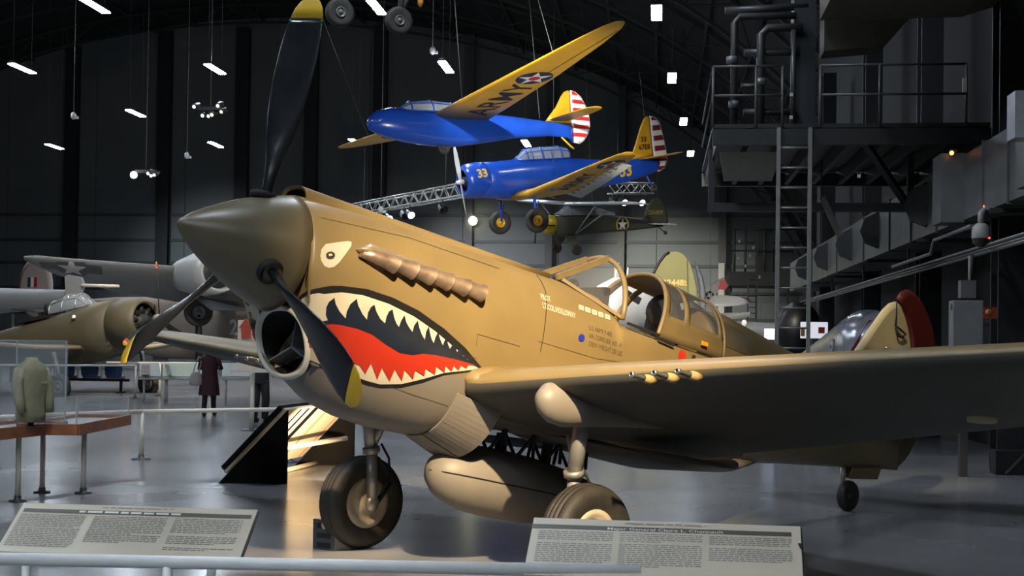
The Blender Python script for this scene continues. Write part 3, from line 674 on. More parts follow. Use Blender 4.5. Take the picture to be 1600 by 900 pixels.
def wire(root, pts, name='suspension_cable'):
    inv = (Matrix.Translation(root.location) @ root.rotation_euler.to_matrix().to_4x4()).inverted()
    for a, b in pts:
        a_ = inv.inverted() @ Vector(a); b = Vector(b); zr_ = roof_z(b.x)+.3
        if b.z > zr_: b = a_.lerp(b, max(.05, (zr_-a_.z)/(b.z-a_.z)))
        MB().tube(a, inv @ Vector(b), .009, .009, 5).build(name, mat('cable_grey', (.10, .10, .10), .5, .2, 0), root)
blue = mat('trainer_blue_paint', (.012, .065, .42), .25, 0, .08, 2, coat=.4); yellow = mat('trainer_yellow_paint', (.62, .33, .015), .38, 0, .1, 2)
gold = mat('marking_gold', (.70, .42, .03), .4, 0, 0); mblk = mat('marking_black', (.012, .012, .014), .5, 0, 0); mwht = mat('marking_white', (.75, .74, .70), .45, 0, 0); mred = mat('marking_red', (.52, .02, .02), .45, 0, 0); mnvy = mat('marking_navy', (.012, .016, .05), .45, 0, 0)
cgl = mat('canopy_hazy_glass', (.45, .52, .58), .08, 0, 0, alpha=.45); rubber = mat('tyre_rubber', (0, 0, 0)); alu = mat('aluminium_skin', (.66, .68, .70), .3, .15, .08, 3)

# ---- blue and yellow training glider
def make_glider():
    g = thing('training_glider', 'blue glider with long yellow wings marked ARMY, hanging highest in the hall', 'airplane', (-7.412, 31.145, 7.101), (-.0565, -.0343, .6647))
    h = hull([(-.02, .02, .16, .06), (.05, -.08, .31, .17), (.28, -.17, .46, .27), (.6, -.25, .545, .33), (1.0, -.32, .56, .36), (1.8, -.38, .55, .37), (2.4, -.37, .62, .34), (3.1, -.26, .62, .29), (4.3, -.02, .585, .19), (5.5, .12, .53, .11), (6.1, .12, .50, .06), (6.3, -.02, .48, .03)], 32)
    h.build('fuselage', blue, g)
    glass_house([(.88, .05, .50, .54), (1.15, .25, .48, .74), (1.75, .30, .48, .82), (2.4, .28, .50, .80), (2.8, .16, .56, .76)], (1, 2, 3), 'cockpit_canopy', g, mat('glider_glass', (.55, .6, .65), .1, 0, 0, alpha=.5), blue, .022)
    for sg in (-1, 1):
        w = wing([(.1, 1.78, 3.42, .40, .37, .14), (1.5, 1.84, 3.35, .50, .48, .14), (4.0, 2.02, 3.18, .70, .68, .13), (6.2, 2.2, 2.95, .88, .87, .11), (7.1, 2.3, 2.8, .955, .95, .09), (7.4, 2.4, 2.68, .98, .975, .08), (7.52, 2.5, 2.58, .985, .985, .07)], sg, 12)
        p = Paint(w); up = (0, 0, 1)
        if sg < 0:
            p.text('ARMY', .98, (3.05, -1.98, 0), (0, -1, 0), (-1, 0, 0), up, .006, 1, bold=.012)
            p.roundel(.46, (2.66, -3.75, 0), (0, -1, 0), (-1, 0, 0), up, .005, 3, 2, 4)
        else: p.roundel(.46, (2.66, 3.75, 0), (0, 1, 0), (-1, 0, 0), up, .005, 3, 2, 4)
        p.poly([(-.012, -2), (.012, -2), (.012, 1.6), (-.012, 1.6)], (2.78, sg*5.4, 0), (1, 0, 0), (0, sg, 0), up, .006, 1)
        w.build('wing', [yellow, mblk, mwht, mnvy, mred], g)
        t = wing([(.03, 5.5, 6.15, .58, .58, .08), (.9, 5.62, 6.3, .62, .62, .08), (1.45, 5.78, 6.28, .64, .64, .07), (1.62, 5.95, 6.15, .65, .65, .06)], sg, 8, 0); t.build('tailplane', yellow, g)
    f = flat([(5.40, .55), (5.75, .95), (5.93, 1.26), (6.05, 1.41), (6.17, 1.46), (6.24, 1.45), (6.24, .52)], .08); f.build('fin', yellow, g)
    r = flat([(6.26, 1.47), (6.42, 1.45), (6.62, 1.32), (6.78, 1.08), (6.88, .78), (6.90, .5), (6.82, .28), (6.66, .06), (6.5, -.03), (6.27, 0)], .07)
    pr = Paint(r)
    for sg in (-1, 1):
        pr.poly([(-.0, -.9), (.10, -.9), (.10, .8), (0, .8)], (6.25, 0, .72), (1, 0, 0), (0, 0, 1), (0, -sg, 0), .006, 1)
        for k in range(7): pr.poly([(-.5, -.055), (.6, -.055), (.6, .055), (-.5, .055)], (6.55, 0, -.02+k*.235), (1, 0, 0), (0, 0, 1), (0, -sg, 0), .005, 2, step=.05)
    r.build('rudder', [mwht, mblk, mred], g)
    w = MB(); tyre(w, (2.15, 0, -.38), (0, 1, 0), .19, .12, .08, 24); hub(w, (2.15, 0, -.38), (0, 1, 0), .085, .1, 14); w.build('landing_wheel', rubber, g)
    s = MB(); s.path([(5.9, 0, .12), (6.2, 0, -.12), (6.3, 0, -.18)], .025, 8); s.build('tail_skid', yellow, g)
    wire(g, [((2.4, -5.0, .86), at(824, -60, 34)), ((2.6, -.3, .75), at(706, -60, 31)), ((5.2, 0, .6), at(822, -60, 36)), ((2.6, 5.5, .9), at(470, -60, 40))])
make_glider()

# ---- blue and yellow powered trainer numbered 33
def make_trainer():
    g = thing('trainer_airplane', 'blue low-wing trainer numbered 33 with yellow wings, hanging below the glider', 'airplane', (-7.2, 44.847, 7.582), (.0555, -.1766, .5738))
    h = hull([(.55, -.72, .56, .62), (1.3, -.86, .50, .62), (2.1, -.98, .50, .60), (3.4, -1.02, .42, .56), (4.4, -1.0, .33, .50), (5.6, -.94, .16, .38), (7.0, -.86, .0, .22), (8.3, -.62, .0, .08), (8.7, -.45, -.05, .03)], 32)
    p = Paint(h)
    p.text('33', .62, (6.85, 0, -.62), (1, 0, 0), (0, 0, 1), (0, 1, 0), .01, 1, bold=.02); p.text('33', .62, (6.15, 0, -.72), (-1, 0, 0), (0, 0, 1), (0, -1, 0), .01, 1, bold=.02)
    h.build('fuselage', [blue, gold], g)
    c = MB(); c.lathe([(.42, -.02), (.50, -.05), (.58, .02), (.635, .16), (.645, .5), (.635, .85), (.60, .9)], (.05, 0, -.1), (1, 0, 0), 32); p = Paint(c)
    p.text('33', .42, (.58, 0, -.02), (1, 0, 0), (0, 0, 1), (0, 1, 0), .01, 1, bold=.015); c.build('engine_cowl', [blue, gold], g)
    e = MB(); e.lathe([(0, -.1), (.16, -.08), (.2, .05), (.3, .12), (.48, .14)], (.15, 0, -.1), (1, 0, 0), 24); e.build('radial_engine', mat('engine_dark', (.02, .02, .02), .6, .3), g)
    ph = MB(); ph.lathe([(0, -.22), (.05, -.2), (.09, -.1), (.09, .1), (0, .12)], (-.02, 0, -.1), (1, 0, 0), 16); po = ph.build('propeller_hub', alu, g)
    for al in (-.12, pi-.12):
        r_ = Vector((0, -sin(al), cos(al))); t_ = Vector((0, cos(al), sin(al))); rings = []
        for r, c_, be in ((.08, .10, 60), (.4, .17, 50), (.8, .19, 38), (1.15, .15, 30), (1.33, .06, 28)):
            b = radians(be); ev = t_*cos(b)-Vector((sin(b), 0, 0)); nv = Vector((-cos(b), 0, 0))-t_*sin(b)
            rings.append([Vector((-.05, 0, -.1))+r_*r+ev*(c_/2*cos(q))+nv*(c_*.06*sin(q)) for q in [2*pi*k/12 for k in range(12)]])
        MB().loft(rings, True, True).build('propeller_blade', alu, po)
    glass_house([(2.3, .28, .44, .50), (2.65, .34, .42, .82), (3.3, .36, .38, .84), (4.1, .34, .34, .80), (4.42, .32, .32, .70)], (0, 1, 2, 3, 4), 'greenhouse_canopy', g, cgl, blue, .024)
    for k in range(4): MB().path([Vector((2.85+.4*k, -.36*cos(pi*j/10), .40+.43*sin(pi*j/10)**.8)) for j in range(11)], .016, 5).build('canopy_hoop', blue, g)
    for sg in (-1, 1):
        w = wing([(.3, 1.75, 4.3, -.84, -1.0, .15), (1.3, 1.85, 4.2, -.80, -.95, .15), (3.5, 2.25, 3.95, -.38, -.52, .13), (5.5, 2.65, 3.75, .02, -.10, .11), (6.1, 2.82, 3.62, .14, .05, .09), (6.4, 3.05, 3.35, .20, .17, .08)], sg, 12)
        p = Paint(w); up = (0, 0, 1)
        if sg < 0: p.text('ARMY', .85, (3.25, -3.1, 0), (0, -1, 0), (-1, 0, 0), up, .008, 1, bold=.02)
        p.roundel(.5, (3.2, sg*5.2, 0), (0, sg, 0), (-1, 0, 0), up, .006, 3, 2, 4)
        p.poly([(-.2, -.14), (.2, -.14), (.2, .14), (-.2, .14)], (2.55, sg*2.2, 0), (1, 0, 0), (0, 1, 0), up, .006, 5)
        wo = w.build('wing', [yellow, mblk, mwht, mnvy, mred, blue], g)
        f = wing([(.8, 3.72, 4.42, -.95, -1.22, .05), (3.4, 3.55, 4.10, -.50, -.72, .05), (5.3, 3.5, 3.95, -.12, -.26, .05)], sg, 6, 0); f.build('wing_flap', mat('flap_silver', (.6, .6, .56), .35, .3, .1), wo)
        for k in range(9):
            y = sg*(1.3+.42*k); MB().path([(3.5-.02*k, y, -.88+.085*k), (3.85-.02*k, y+.05*sg, -1.0+.085*k), (3.75-.02*k, y+.25*sg, -.96+.085*k)], .014, 5).build('flap_strut', mblk, wo)
        l = MB(); l.tube((2.15, sg*1.4, -.85), (2.1, sg*1.4, -1.75), .06, .045, 12); l.tube((2.3, sg*1.4, -1.1), (2.12, sg*1.4, -1.5), .02, .02, 6); lo = l.build('landing_gear_leg', blue, g)
        ty = MB(); tyre(ty, (2.08, sg*1.52, -1.80), (0, 1, 0), .45, .24, .19, 28); to = ty.build('tyre', rubber, lo)
        hb = MB(); hub(hb, (2.08, sg*1.52, -1.80), (0, 1, 0), .19, .21, 20); hb.build('wheel_disc', yellow, to)
        t = wing([(.05, 7.6, 8.55, -.05, -.08, .09), (1.3, 7.85, 8.6, .0, -.02, .08), (1.9, 8.05, 8.45, .02, .02, .07), (2.1, 8.2, 8.3, .03, .03, .06)], sg, 8, 0); t.build('tailplane', yellow, g)
    f = flat([(7.25, 0), (7.55, .55), (7.85, 1.16), (8.05, 1.48), (8.18, 1.57), (8.30, 1.57), (8.30, -.02)], .10); p = Paint(f)
    for sg in (-1, 1): p.text('33', .26, (7.93, 0, .62), (-sg, 0, 0), (0, 0, 1), (0, -sg, 0), .008, 1, bold=.008); p.text('67EB', .26, (7.93, 0, .32), (-sg, 0, 0), (0, 0, 1), (0, -sg, 0), .008, 1, bold=.008)
    f.build('fin', [yellow, mblk], g)
    r = flat([(8.34, 1.58), (8.6, 1.5), (8.77, 1.32), (8.88, .8), (8.95, .2), (8.96, -.2), (8.80, -.5), (8.5, -.62), (8.34, -.5)], .09); p = Paint(r)
    for sg in (-1, 1):
        p.poly([(0, -1.), (.12, -1.), (.12, 1.1), (0, 1.1)], (8.33, 0, .5), (1, 0, 0), (0, 0, 1), (0, -sg, 0), .008, 1)
        for k in range(6): p.poly([(-.3, -.10), (.7, -.10), (.7, .10), (-.3, .10)], (8.5, 0, -.5+k*.40), (1, 0, 0), (0, 0, 1), (0, -sg, 0), .006, 2, step=.06)
    r.build('rudder', [mwht, mblk, mat('maroon_stripe', (.16, .015, .02), .5, 0, 0)], g)
    tw = MB(); tw.path([(7.9, 0, -.7), (8.05, 0, -1.0), (8.15, 0, -1.15)], .035, 8); tw.build('tail_wheel_fork', blue, g); tt = MB(); tyre(tt, (8.2, 0, -1.2), (0, 1, 0), .14, .09, .05, 18); tt.build('tail_wheel', rubber, g)
    wire(g, [((8.1, 0, 1.5), at(993, 60, 52)), ((3, -1.5, .0), at(866, -40, 46))])
make_trainer()

# ---- small dark liaison airplane
def make_liaison():
    olive_d = mat('dark_olive_paint', (.062, .060, .042), .6, 0, .15, 2); yc = mat('cowl_yellow', (.66, .45, .02), .45, 0, .05)
    g = thing('liaison_airplane', 'small dark olive high-wing airplane with a white star, hanging lowest in the hall', 'airplane', (-5.531, 55.899, 7.091), (.107, -.0479, .5687))
    h = hull([(.85, -.56, .32, .40, 3, 3), (1.4, -.64, .38, .46, 4, 4), (2.3, -.56, .40, .46, 4, 4), (3.4, -.46, .40, .38, 4, 4), (5.0, -.34, .26, .22, 3, 3), (6.2, -.22, .10, .08), (6.7, -.15, .05, .03)], 24)
    p = Paint(h)
    for sg in (-1, 1):
        o = ((4.3, 0, -.06), (-sg, 0, 0), (0, 0, 1), (0, -sg, 0)); p.poly(circ(.36), *o, .008, 1); p.poly(circ(.29), *o, .012, 2); p.poly(star_poly(.29), *o, .016, 3, step=.06)
    h.build('fuselage', [olive_d, yc, mnvy, mwht], g)
    c = hull([(.05, -.25, .1, .14), (.18, -.42, .26, .32), (.5, -.52, .32, .38), (.86, -.56, .32, .40)], 24); c.build('engine_cowl', yc, g)
    MB().box((.45, -.42, -.12), (.5, .12, .06)).build('cylinder_bank', mblk, g)
    pb = MB(); pb.tube((-.02, .1, -.95), (-.02, -.1, .75), .04, .04, 8); pb.build('propeller', mat('prop_wood', (.10, .06, .03), .5), g)
    glass_house([(1.1, .40, .34, .40), (1.5, .44, .36, .80), (2.6, .44, .38, .80), (3.9, .30, .36, .48)], (0, 1, 2, 3), 'cabin_glazing', g, mat('cabin_glass', (.5, .56, .6), .1, 0, 0, alpha=.45), mat('cabin_frame', (.25, .26, .25), .5), .022)
    for sg in (-1, 1):
        w = wing([(.05, 1.3, 2.9, .84, .80, .11), (3.2, 1.3, 2.9, .90, .86, .11), (4.9, 1.35, 2.85, .93, .9, .10), (5.3, 1.7, 2.6, .94, .92, .08)], sg, 10); wo = w.build('wing', mat('pale_wing_paint', (.36, .37, .36), .5, 0, .06), g)
        for a in (1.55, 2.5): MB().tube((1.7, sg*.46, -.55), (a, sg*2.6, .84), .03, .03, 6).build('wing_strut', mat('strut_grey', (.3, .31, .32), .4, .4, 0), wo)
        l = MB(); l.prism([(1.25, sg*.36, -.55), (1.85, sg*.36, -.55), (1.62, sg*.85, -1.15), (1.5, sg*.85, -1.15)], (0, .05, -.02)); lo = l.build('landing_gear_leg', olive_d, g)
        ty = MB(); tyre(ty, (1.56, sg*.95, -1.2), (0, 1, 0), .24, .17, .1, 22); hub(ty, (1.56, sg*.95, -1.2), (0, 1, 0), .11, .15, 14); ty.build('tyre', rubber, lo)
        t = wing([(.03, 5.7, 6.9, -.02, -.04, .06), (1.0, 5.85, 6.95, -.02, -.02, .06), (1.35, 6.1, 6.7, -.02, -.02, .05)], sg, 6, 0); t.build('tailplane', mat('pale_wing_paint', (0, 0, 0)) if sg < 0 else olive_d, g)
    f = flat([(5.55, .2), (5.72, .62), (5.88, .92), (6.05, 1.10), (6.28, 1.17), (6.5, 1.12), (6.72, .9), (6.9, .5), (6.98, .1), (6.9, -.1), (6.6, -.1)], .07); p = Paint(f)
    for sg in (-1, 1): p.text('236889', .27, (6.25, 0, .42), (-sg, 0, 0), (0, 0, 1), (0, -sg, 0), .008, 1, bold=.004)
    f.build('tail_fin', [olive_d, mat('dull_yellow_digits', (.35, .30, .03), .5, 0, 0)], g)
    tw = MB(); tw.path([(6.4, 0, -.15), (6.65, 0, -.32), (6.8, 0, -.42)], .025, 6); tyre(tw, (6.85, 0, -.45), (0, 1, 0), .09, .06, .03, 14); tw.build('tail_wheel', rubber, g)
    wire(g, [((2, -1.5, .9), at(905, -60, 57))])
make_liaison()

# ---- airplane whose wheels hang into the top of the frame
def make_overhead():
    gm = mat('overhead_olive', (.05, .048, .036), .6, 0, .1)
    wl, wr = at(531, 20, 19.5), at(623, 33, 20.2)
    base = (wl+wr)/2; g = thing('overhead_airplane', 'airplane hanging at the top edge, only its two wheels and legs showing', 'airplane', base)
    fw = Vector((.64, .77, 0)); yd = (wr-wl)
    b = MB(); rg = []
    for t, r in ((-1.9, .25), (-1.5, .5), (-.4, .62), (1.2, .6), (3.5, .35), (5.0, .1)):
        c = Vector((-.1, .2, 2.3))+fw*t; sd = Vector((-.77, .64, 0)); rg.append([c+sd*r*cos(q)+Vector((0, 0, r*1.15*sin(q))) for q in [2*pi*k/20 for k in range(20)]])
    b.loft(rg, True, True); b.build('fuselage', gm, g)
    for p, sx in ((wl-base, -1), (wr-base, 1)):
        top = Vector((p.x*.5-.1, p.y*.5+.2, 1.75)); l = MB(); l.tube(p, top+Vector((.5*sx, 0, .1)), .045, .06, 10); l.tube(p+Vector((0, 0, .05)), top+Vector((.9, .5, .2)), .035, .05, 10)
        lo = l.build('landing_gear_leg', mat('leg_grey', (.16, .16, .15), .45, .4, .1), g)
        ax = Vector((-.55, .83, 0)); t = MB(); tyre(t, p, ax, .235, .15, .08, 30); to = t.build('tyre', rubber, lo); h = MB(); hub(h, p, ax, .085, .17, 18); h.build('wheel_hub', mat('leg_grey', (0, 0, 0)), to)
    m = MB(); m.ball(at(657, 3, 20.2)-base, (.05, .05, .09), 10); m.tube(at(657, 3, 20.2)-base, Vector((.3, .3, 1.9)), .02, .02, 6); m.build('orange_marker', mat('orange_marker', (.6, .25, .03), .5), g)
make_overhead()

# ---- olive dive bomber on the left
def make_bomber():
    ol = mat('bomber_olive', (.105, .088, .052), .55, 0, .14, 1.2); dk = mat('bomber_dark', (.012, .012, .012), .7, 0, 0)
    g = thing('dive_bomber', 'olive radial-engined airplane with orange propeller tips on the far left floor', 'airplane', (-14.568, 34.436, 2.212), (-.007, .1362, 2.769))
    h = hull([(.95, -.78, .72, .72), (1.8, -1.0, .74, .74), (3.0, -1.0, .62, .68), (4.6, -.9, .52, .58), (6.5, -.6, .40, .36), (8.4, -.25, .32, .16), (9.4, 0, .28, .05)], 28); h.build('fuselage', ol, g)
    c = MB(); c.lathe([(.5, .1), (.545, 0), (.60, .02), (.68, .16), (.73, .4), (.75, .95), (.70, 1.0)], (0, 0, -.05), (1, 0, 0), 32); c.build('engine_cowl', ol, g)
    e = MB(); e.lathe([(0, .06), (.2, .08), (.24, .2), (.40, .24), (.56, .28)], (0, 0, -.05), (1, 0, 0), 24)
    for k in range(9): q = 2*pi*k/9; e.tube((.22, .2*sin(q), .2*cos(q)-.05), (.22, .5*sin(q), .5*cos(q)-.05), .075, .07, 8)
    e.build('radial_engine', mat('engine_dark', (0, 0, 0)), g)
    ph = MB(); ph.lathe([(0, -.72), (.06, -.70), (.09, -.5), (.13, -.45), (.13, -.3), (0, -.28)], (0, 0, -.05), (1, 0, 0), 16); ph.build('propeller_hub', mat('hub_pale', (.42, .40, .36), .4, .3), g)
    for k in range(3):
        al = .05+k*2*pi/3; r_ = Vector((0, -sin(al), cos(al))); t_ = Vector((0, cos(al), sin(al)))
        def ring(r, c_, be):
            b = radians(be); ev = t_*cos(b)-Vector((sin(b), 0, 0)); nv = Vector((-cos(b), 0, 0))-t_*sin(b)
            return [Vector((-.45, 0, -.05))+r_*r+ev*(c_/2*cos(q))+nv*(c_*.08*sin(q)) for q in [2*pi*j/12 for j in range(12)]]
        bo = MB().loft([ring(.1, .12, 60), ring(.4, .16, 52), ring(.9, .27, 40), ring(1.2, .25, 32), ring(1.40, .22, 29)], True, True).build('propeller_blade', dk, g)
        MB().loft([ring(1.40, .22, 29), ring(1.5, .20, 28)], True, True).build('red_band', mat('tip_red', (.5, .05, .02), .5), bo)
        MB().loft([ring(1.5, .20, 28), ring(1.62, .13, 27), ring(1.65, .05, 27)], True, True).build('orange_tip', mat('tip_orange', (.75, .32, .02), .5), bo)
    tan_ = mat('pale_leading_edge', (.46, .35, .2), .5)
    for sg in (-1, 1):
        w = wing([(.4, 1.95, 4.7, -.60, -.78, .13), (2.2, 2.1, 4.5, -.56, -.68, .13), (4.5, 2.7, 4.1, -.30, -.36, .11), (6.0, 3.1, 3.8, -.12, -.15, .09), (6.3, 3.35, 3.6, -.08, -.09, .07)], sg, 10); wo = w.build('wing', ol, g)
        le = MB(); le.path([(1.97, sg*.75, -.585), (2.09, sg*2.2, -.555), (2.69, sg*4.5, -.30)], [.06, .06, .045], 10); le.build('leading_edge', tan_, wo)
        l = MB(); l.tube((2.0, sg*1.7, -.7), (1.85, sg*1.6, -1.75), .07, .055, 10); lo = l.build('landing_gear_leg', mat('leg_grey', (0, 0, 0)), g)
        t = MB(); tyre(t, (1.85, sg*1.72, -1.72), (0, 1, 0), .38, .22, .18, 26); to = t.build('tyre', rubber, lo); hb = MB(); hub(hb, (1.85, sg*1.72, -1.72), (0, 1, 0), .19, .2, 16); hb.build('wheel_hub', mat('leg_grey', (0, 0, 0)), to)
        t = wing([(.05, 8.1, 9.3, .3, .3, .08), (2.2, 8.5, 9.1, .35, .35, .07)], sg, 6, 0); t.build('tailplane', ol, g)
    f = flat([(7.6, .3), (8.2, 1.0), (8.7, 1.5), (9.2, 1.45), (9.6, .9), (9.6, .2)], .12); f.build('fin', ol, g)
    glass_house([(2.1, .30, .66, .72), (2.45, .36, .64, 1.08), (3.0, .38, .62, 1.12), (3.55, .36, .60, 1.02)], (0, 1, 2, 3), 'front_canopy', g, cgl, mat('canopy_frame_grey', (.30, .31, .30), .35, .5), .025)
    d = MB(); d.box((4.3, 0, .56), (1.3, .7, .10)); d.build('rear_cockpit_opening', dk, g)
    gn = MB(); gn.tube((4.2, .1, .75), (5.2, .25, 1.0), .02, .015, 8); gn.tube((4.2, -.1, .75), (5.2, -.05, 1.0), .02, .015, 8); gn.box((4.1, 0, .68), (.2, .35, .12)); gn.build('twin_guns', dk, g)
    hd = MB(); hd.ball((3.75, .1, .80), (.16, .2, .22), 12); hd.build('headrest', dk, g)
    pp = MB(); pp.tube((2.3, .60, .30), (2.1, .75, .34), .05, .05, 10); pp.build('white_vent', mwht, g)
make_bomber()

# ---- big sand-coloured bomber behind it
def make_heavy():
    sand = mat('desert_sand_paint', (.245, .20, .165), .6, 0, .1, .6); gry = mat('wing_grey_paint', (.16, .155, .145), .55, 0, .1, .7)
    g = thing('heavy_bomber', 'large sand-coloured bomber numbered 24 in the far left background', 'airplane', at(380, 560, 60)*1)
    g.location.z = 0; B = Vector(g.location)
    ax = Vector((.93, -.36, 0)).normalized(); sd = Vector((-.36, -.93, 0)).normalized()   # forwards, starboard
    c0 = at(395, 520, 60); c0.z = 2.2
    rg = []
    for t, hw, hh, dz in ((-13, .5, .8, .6), (-9, 1.0, 1.4, .2), (-5, 1.15, 1.6, 0), (0, 1.15, 1.6, 0), (2.0, 1.1, 1.5, 0), (3.4, .8, 1.1, -.1), (4.2, .3, .5, -.2)):
        rg.append([c0-B+ax*t+sd*(hw*x)+Vector((0, 0, dz+hh*z)) for x, z in section(1, 1, -1, 0, 3, 3, 28)])
    f = MB().loft(rg, True, True); p = Paint(f)
    q = at(369, 511, 58)-B
    p.text('24', 1.05, q-Vector((0, 0, .36))-ax*.55, ax, (0, 0, 1), -sd, .02, 1, bold=.02)
    for u, v, w, h in ((389, 496, .28, .7), (377, 478, .2, .6)):
        p.poly([(-w/2, -h/2), (w/2, -h/2), (w/2, h/2), (-w/2, h/2)], at(u, v, 58)-B, ax, (0, 0, 1), -sd, .02, 2)
    f.build('fuselage', [sand, mat('pale_digits', (.55, .55, .53), .5), mblk], g)
    def chord(le, te, th, n=10):
        le, te = le-B, te-B; d = te-le; c = d.length; d.normalize(); up = Vector((0, 0, 1)); up = (up-d*up.dot(d)).normalized(); U, Lw = [], []
        for i in range(n+1):
            x = (1-cos(pi*i/n))/2; y = 5*th*(.2969*sqrt(x)-.126*x-.3516*x*x+.2843*x**3-.1015*x**4); U.append(le+d*c*x+up*c*y); Lw.append(le+d*c*x-up*c*y)
        return U+Lw[1:-1][::-1]
    w = MB().loft([chord(at(37, 402, 47), at(44, 408, 48.6), .10), chord(at(52, 401, 47.2), at(90, 430, 50), .12), chord(at(150, 409, 50), at(175, 455, 53), .14), chord(at(290, 420, 54), at(300, 476, 58), .16), chord(at(400, 432, 58), at(420, 488, 62), .17)], True, True)
    p = Paint(w); o = at(113, 420, 49.2)-B; e1 = (at(150, 420, 50.5)-at(80, 418, 48.5)).normalized(); e2 = (at(113, 404, 48.6)-at(118, 430, 51)).normalized(); dr = e1.cross(e2).normalized()
    if dr.dot(Vector((0, 1, .6))) < 0: dr = -dr
    p.poly([(-1.5, -.3), (1.5, -.3), (1.5, .3), (-1.5, .3)], o, e1, e2, dr, .02, 2); p.poly(circ(.8), o, e1, e2, dr, .03, 2); p.poly(star_poly(.75), o, e1, e2, dr, .05, 1)
    w.build('wing', [gry, mat('star_grey', (.36, .35, .32), .6), mat('insignia_dark', (.05, .05, .05), .6)], g)
    def nac(fr, bk, r, name='engine_nacelle'):
        fr, bk = fr-B, bk-B; d = (bk-fr); L_ = d.length; n = MB(); n.lathe([(r*.72, .35), (r*.78, .02), (r*.9, 0), (r, .15*L_), (r*1.02, .35*L_), (r*.8, .7*L_), (r*.3, L_)], fr, d, 28); no = n.build(name, mat('nacelle_pale', (.40, .39, .37), .45, .2, .1), g)
        e = MB(); e.lathe([(0, .1), (r*.3, .12), (r*.4, .3), (r*.72, .36)], fr, d, 20); e.build('engine_face', mblk, no)
    nac(at(345, 425, 51), at(270, 432, 56), .95)
    fx = at(56, 445, 68); fn = MB(); rg = []
    for t, k in ((-.10, .8), (-.04, 1), (.04, 1), (.10, .8)):
        rg.append([fx-B+sd*t+ax*(1.36*k*cos(q))+Vector((0, 0, 1.7*k*sin(q)-.15)) for q in [2*pi*j/32 for j in range(32)]])
    fn.loft(rg, True, True); p = Paint(fn); o = at(50, 441, 68)-B
    for k, mi in enumerate((1, 2, 3)): p.poly([(-.22+k*.24-.1, -.28), (.02+k*.24-.1, -.28), (.02+k*.24-.1, .28), (-.22+k*.24-.1, .28)], o, (1, 0, 0), (0, 0, 1), (0, 1, 0), .02, mi)
    fn.build('tail_fin', [mat('pink_sand_paint', (.46, .37, .33), .6, 0, .05), mat('flag_dark_green', (.03, .06, .05), .5), mwht, mred], g)
    tb = MB().tube(at(60, 470, 67)-B, c0-B-ax*12.5+Vector((0, 0, .9)), .14, .2, 10); tb.build('tailplane', sand, g)
    wh = at(310, 488, 56)-B; l = MB(); l.tube(wh+Vector((.1, 0, .9)), wh, .16, .12, 10); l.tube(wh, Vector((wh.x+.1, wh.y, 0)), .15, .18, 10); lo = l.build('landing_gear_leg', mblk, g)
    t = MB(); tyre(t, wh, (.5, -.86, 0), .66, .4, .3, 26); to = t.build('tyre', rubber, lo); h = MB(); hub(h, wh, (.5, -.86, 0), .3, .4, 16); h.build('wheel_hub', mat('leg_grey', (0, 0, 0)), to)
    bd = MB(); bd.prism([at(300, 462, 55)-B, at(420, 478, 57)-B, at(405, 486, 57)-B, at(330, 485, 55)-B], (0, .6, 0)); bd.build('painted_wing_shade', mat('under_wing_shade', (.05, .048, .045), .7), g)  # dark sheet standing in for shade under the wing
make_heavy()

# ---- pale grey airplane tail at the far left
def make_pale():
    pg = mat('pale_grey_paint', (.12, .13, .138), .5, 0, .08, .8)
    o = at(60, 480, 43); g = thing('grey_transport', 'pale grey airplane rear fuselage with an upright fin at the left edge', 'airplane', (o.x, o.y, 0)); B = Vector(g.location)
    rg = []
    for u, v, r in ((-60, 470, .75), (0, 470, .52), (60, 468, .42), (112, 464, .28), (128, 460, .06)):
        c = at(u, v, 43)-B; rg.append([c+Vector((0, r*cos(q), r*sin(q)*.9)) for q in [2*pi*k/20 for k in range(20)]])
    MB().loft(rg, True, True).build('rear_fuselage', pg, g)
    P = [at(u, v, 42.6)-B for u, v in ((103, 478), (101, 432), (106, 429), (126, 433), (131, 445), (121, 476))]
    MB().prism(P, (0, .16, 0)).build('fin', mat('fin_grey', (.22, .23, .235), .5, 0, .06), g)
    MB().tube(at(128, 446, 42.5)-B, at(186, 447, 42.5)-B, .06, .05, 8).build('white_boom', mat('boom_white', (.75, .66, .52), .5), g)
    MB().box(at(10, 540, 43)-B, (.2, .2, .2)).build('tail_jack', dark_steel, g)
    l = MB(); c = at(20, 480, 43)-B; l.tube((c.x, c.y, 0), (c.x, c.y, c.z), .06, .06, 8); l.build('support_post', dark_steel, g)
make_pale()

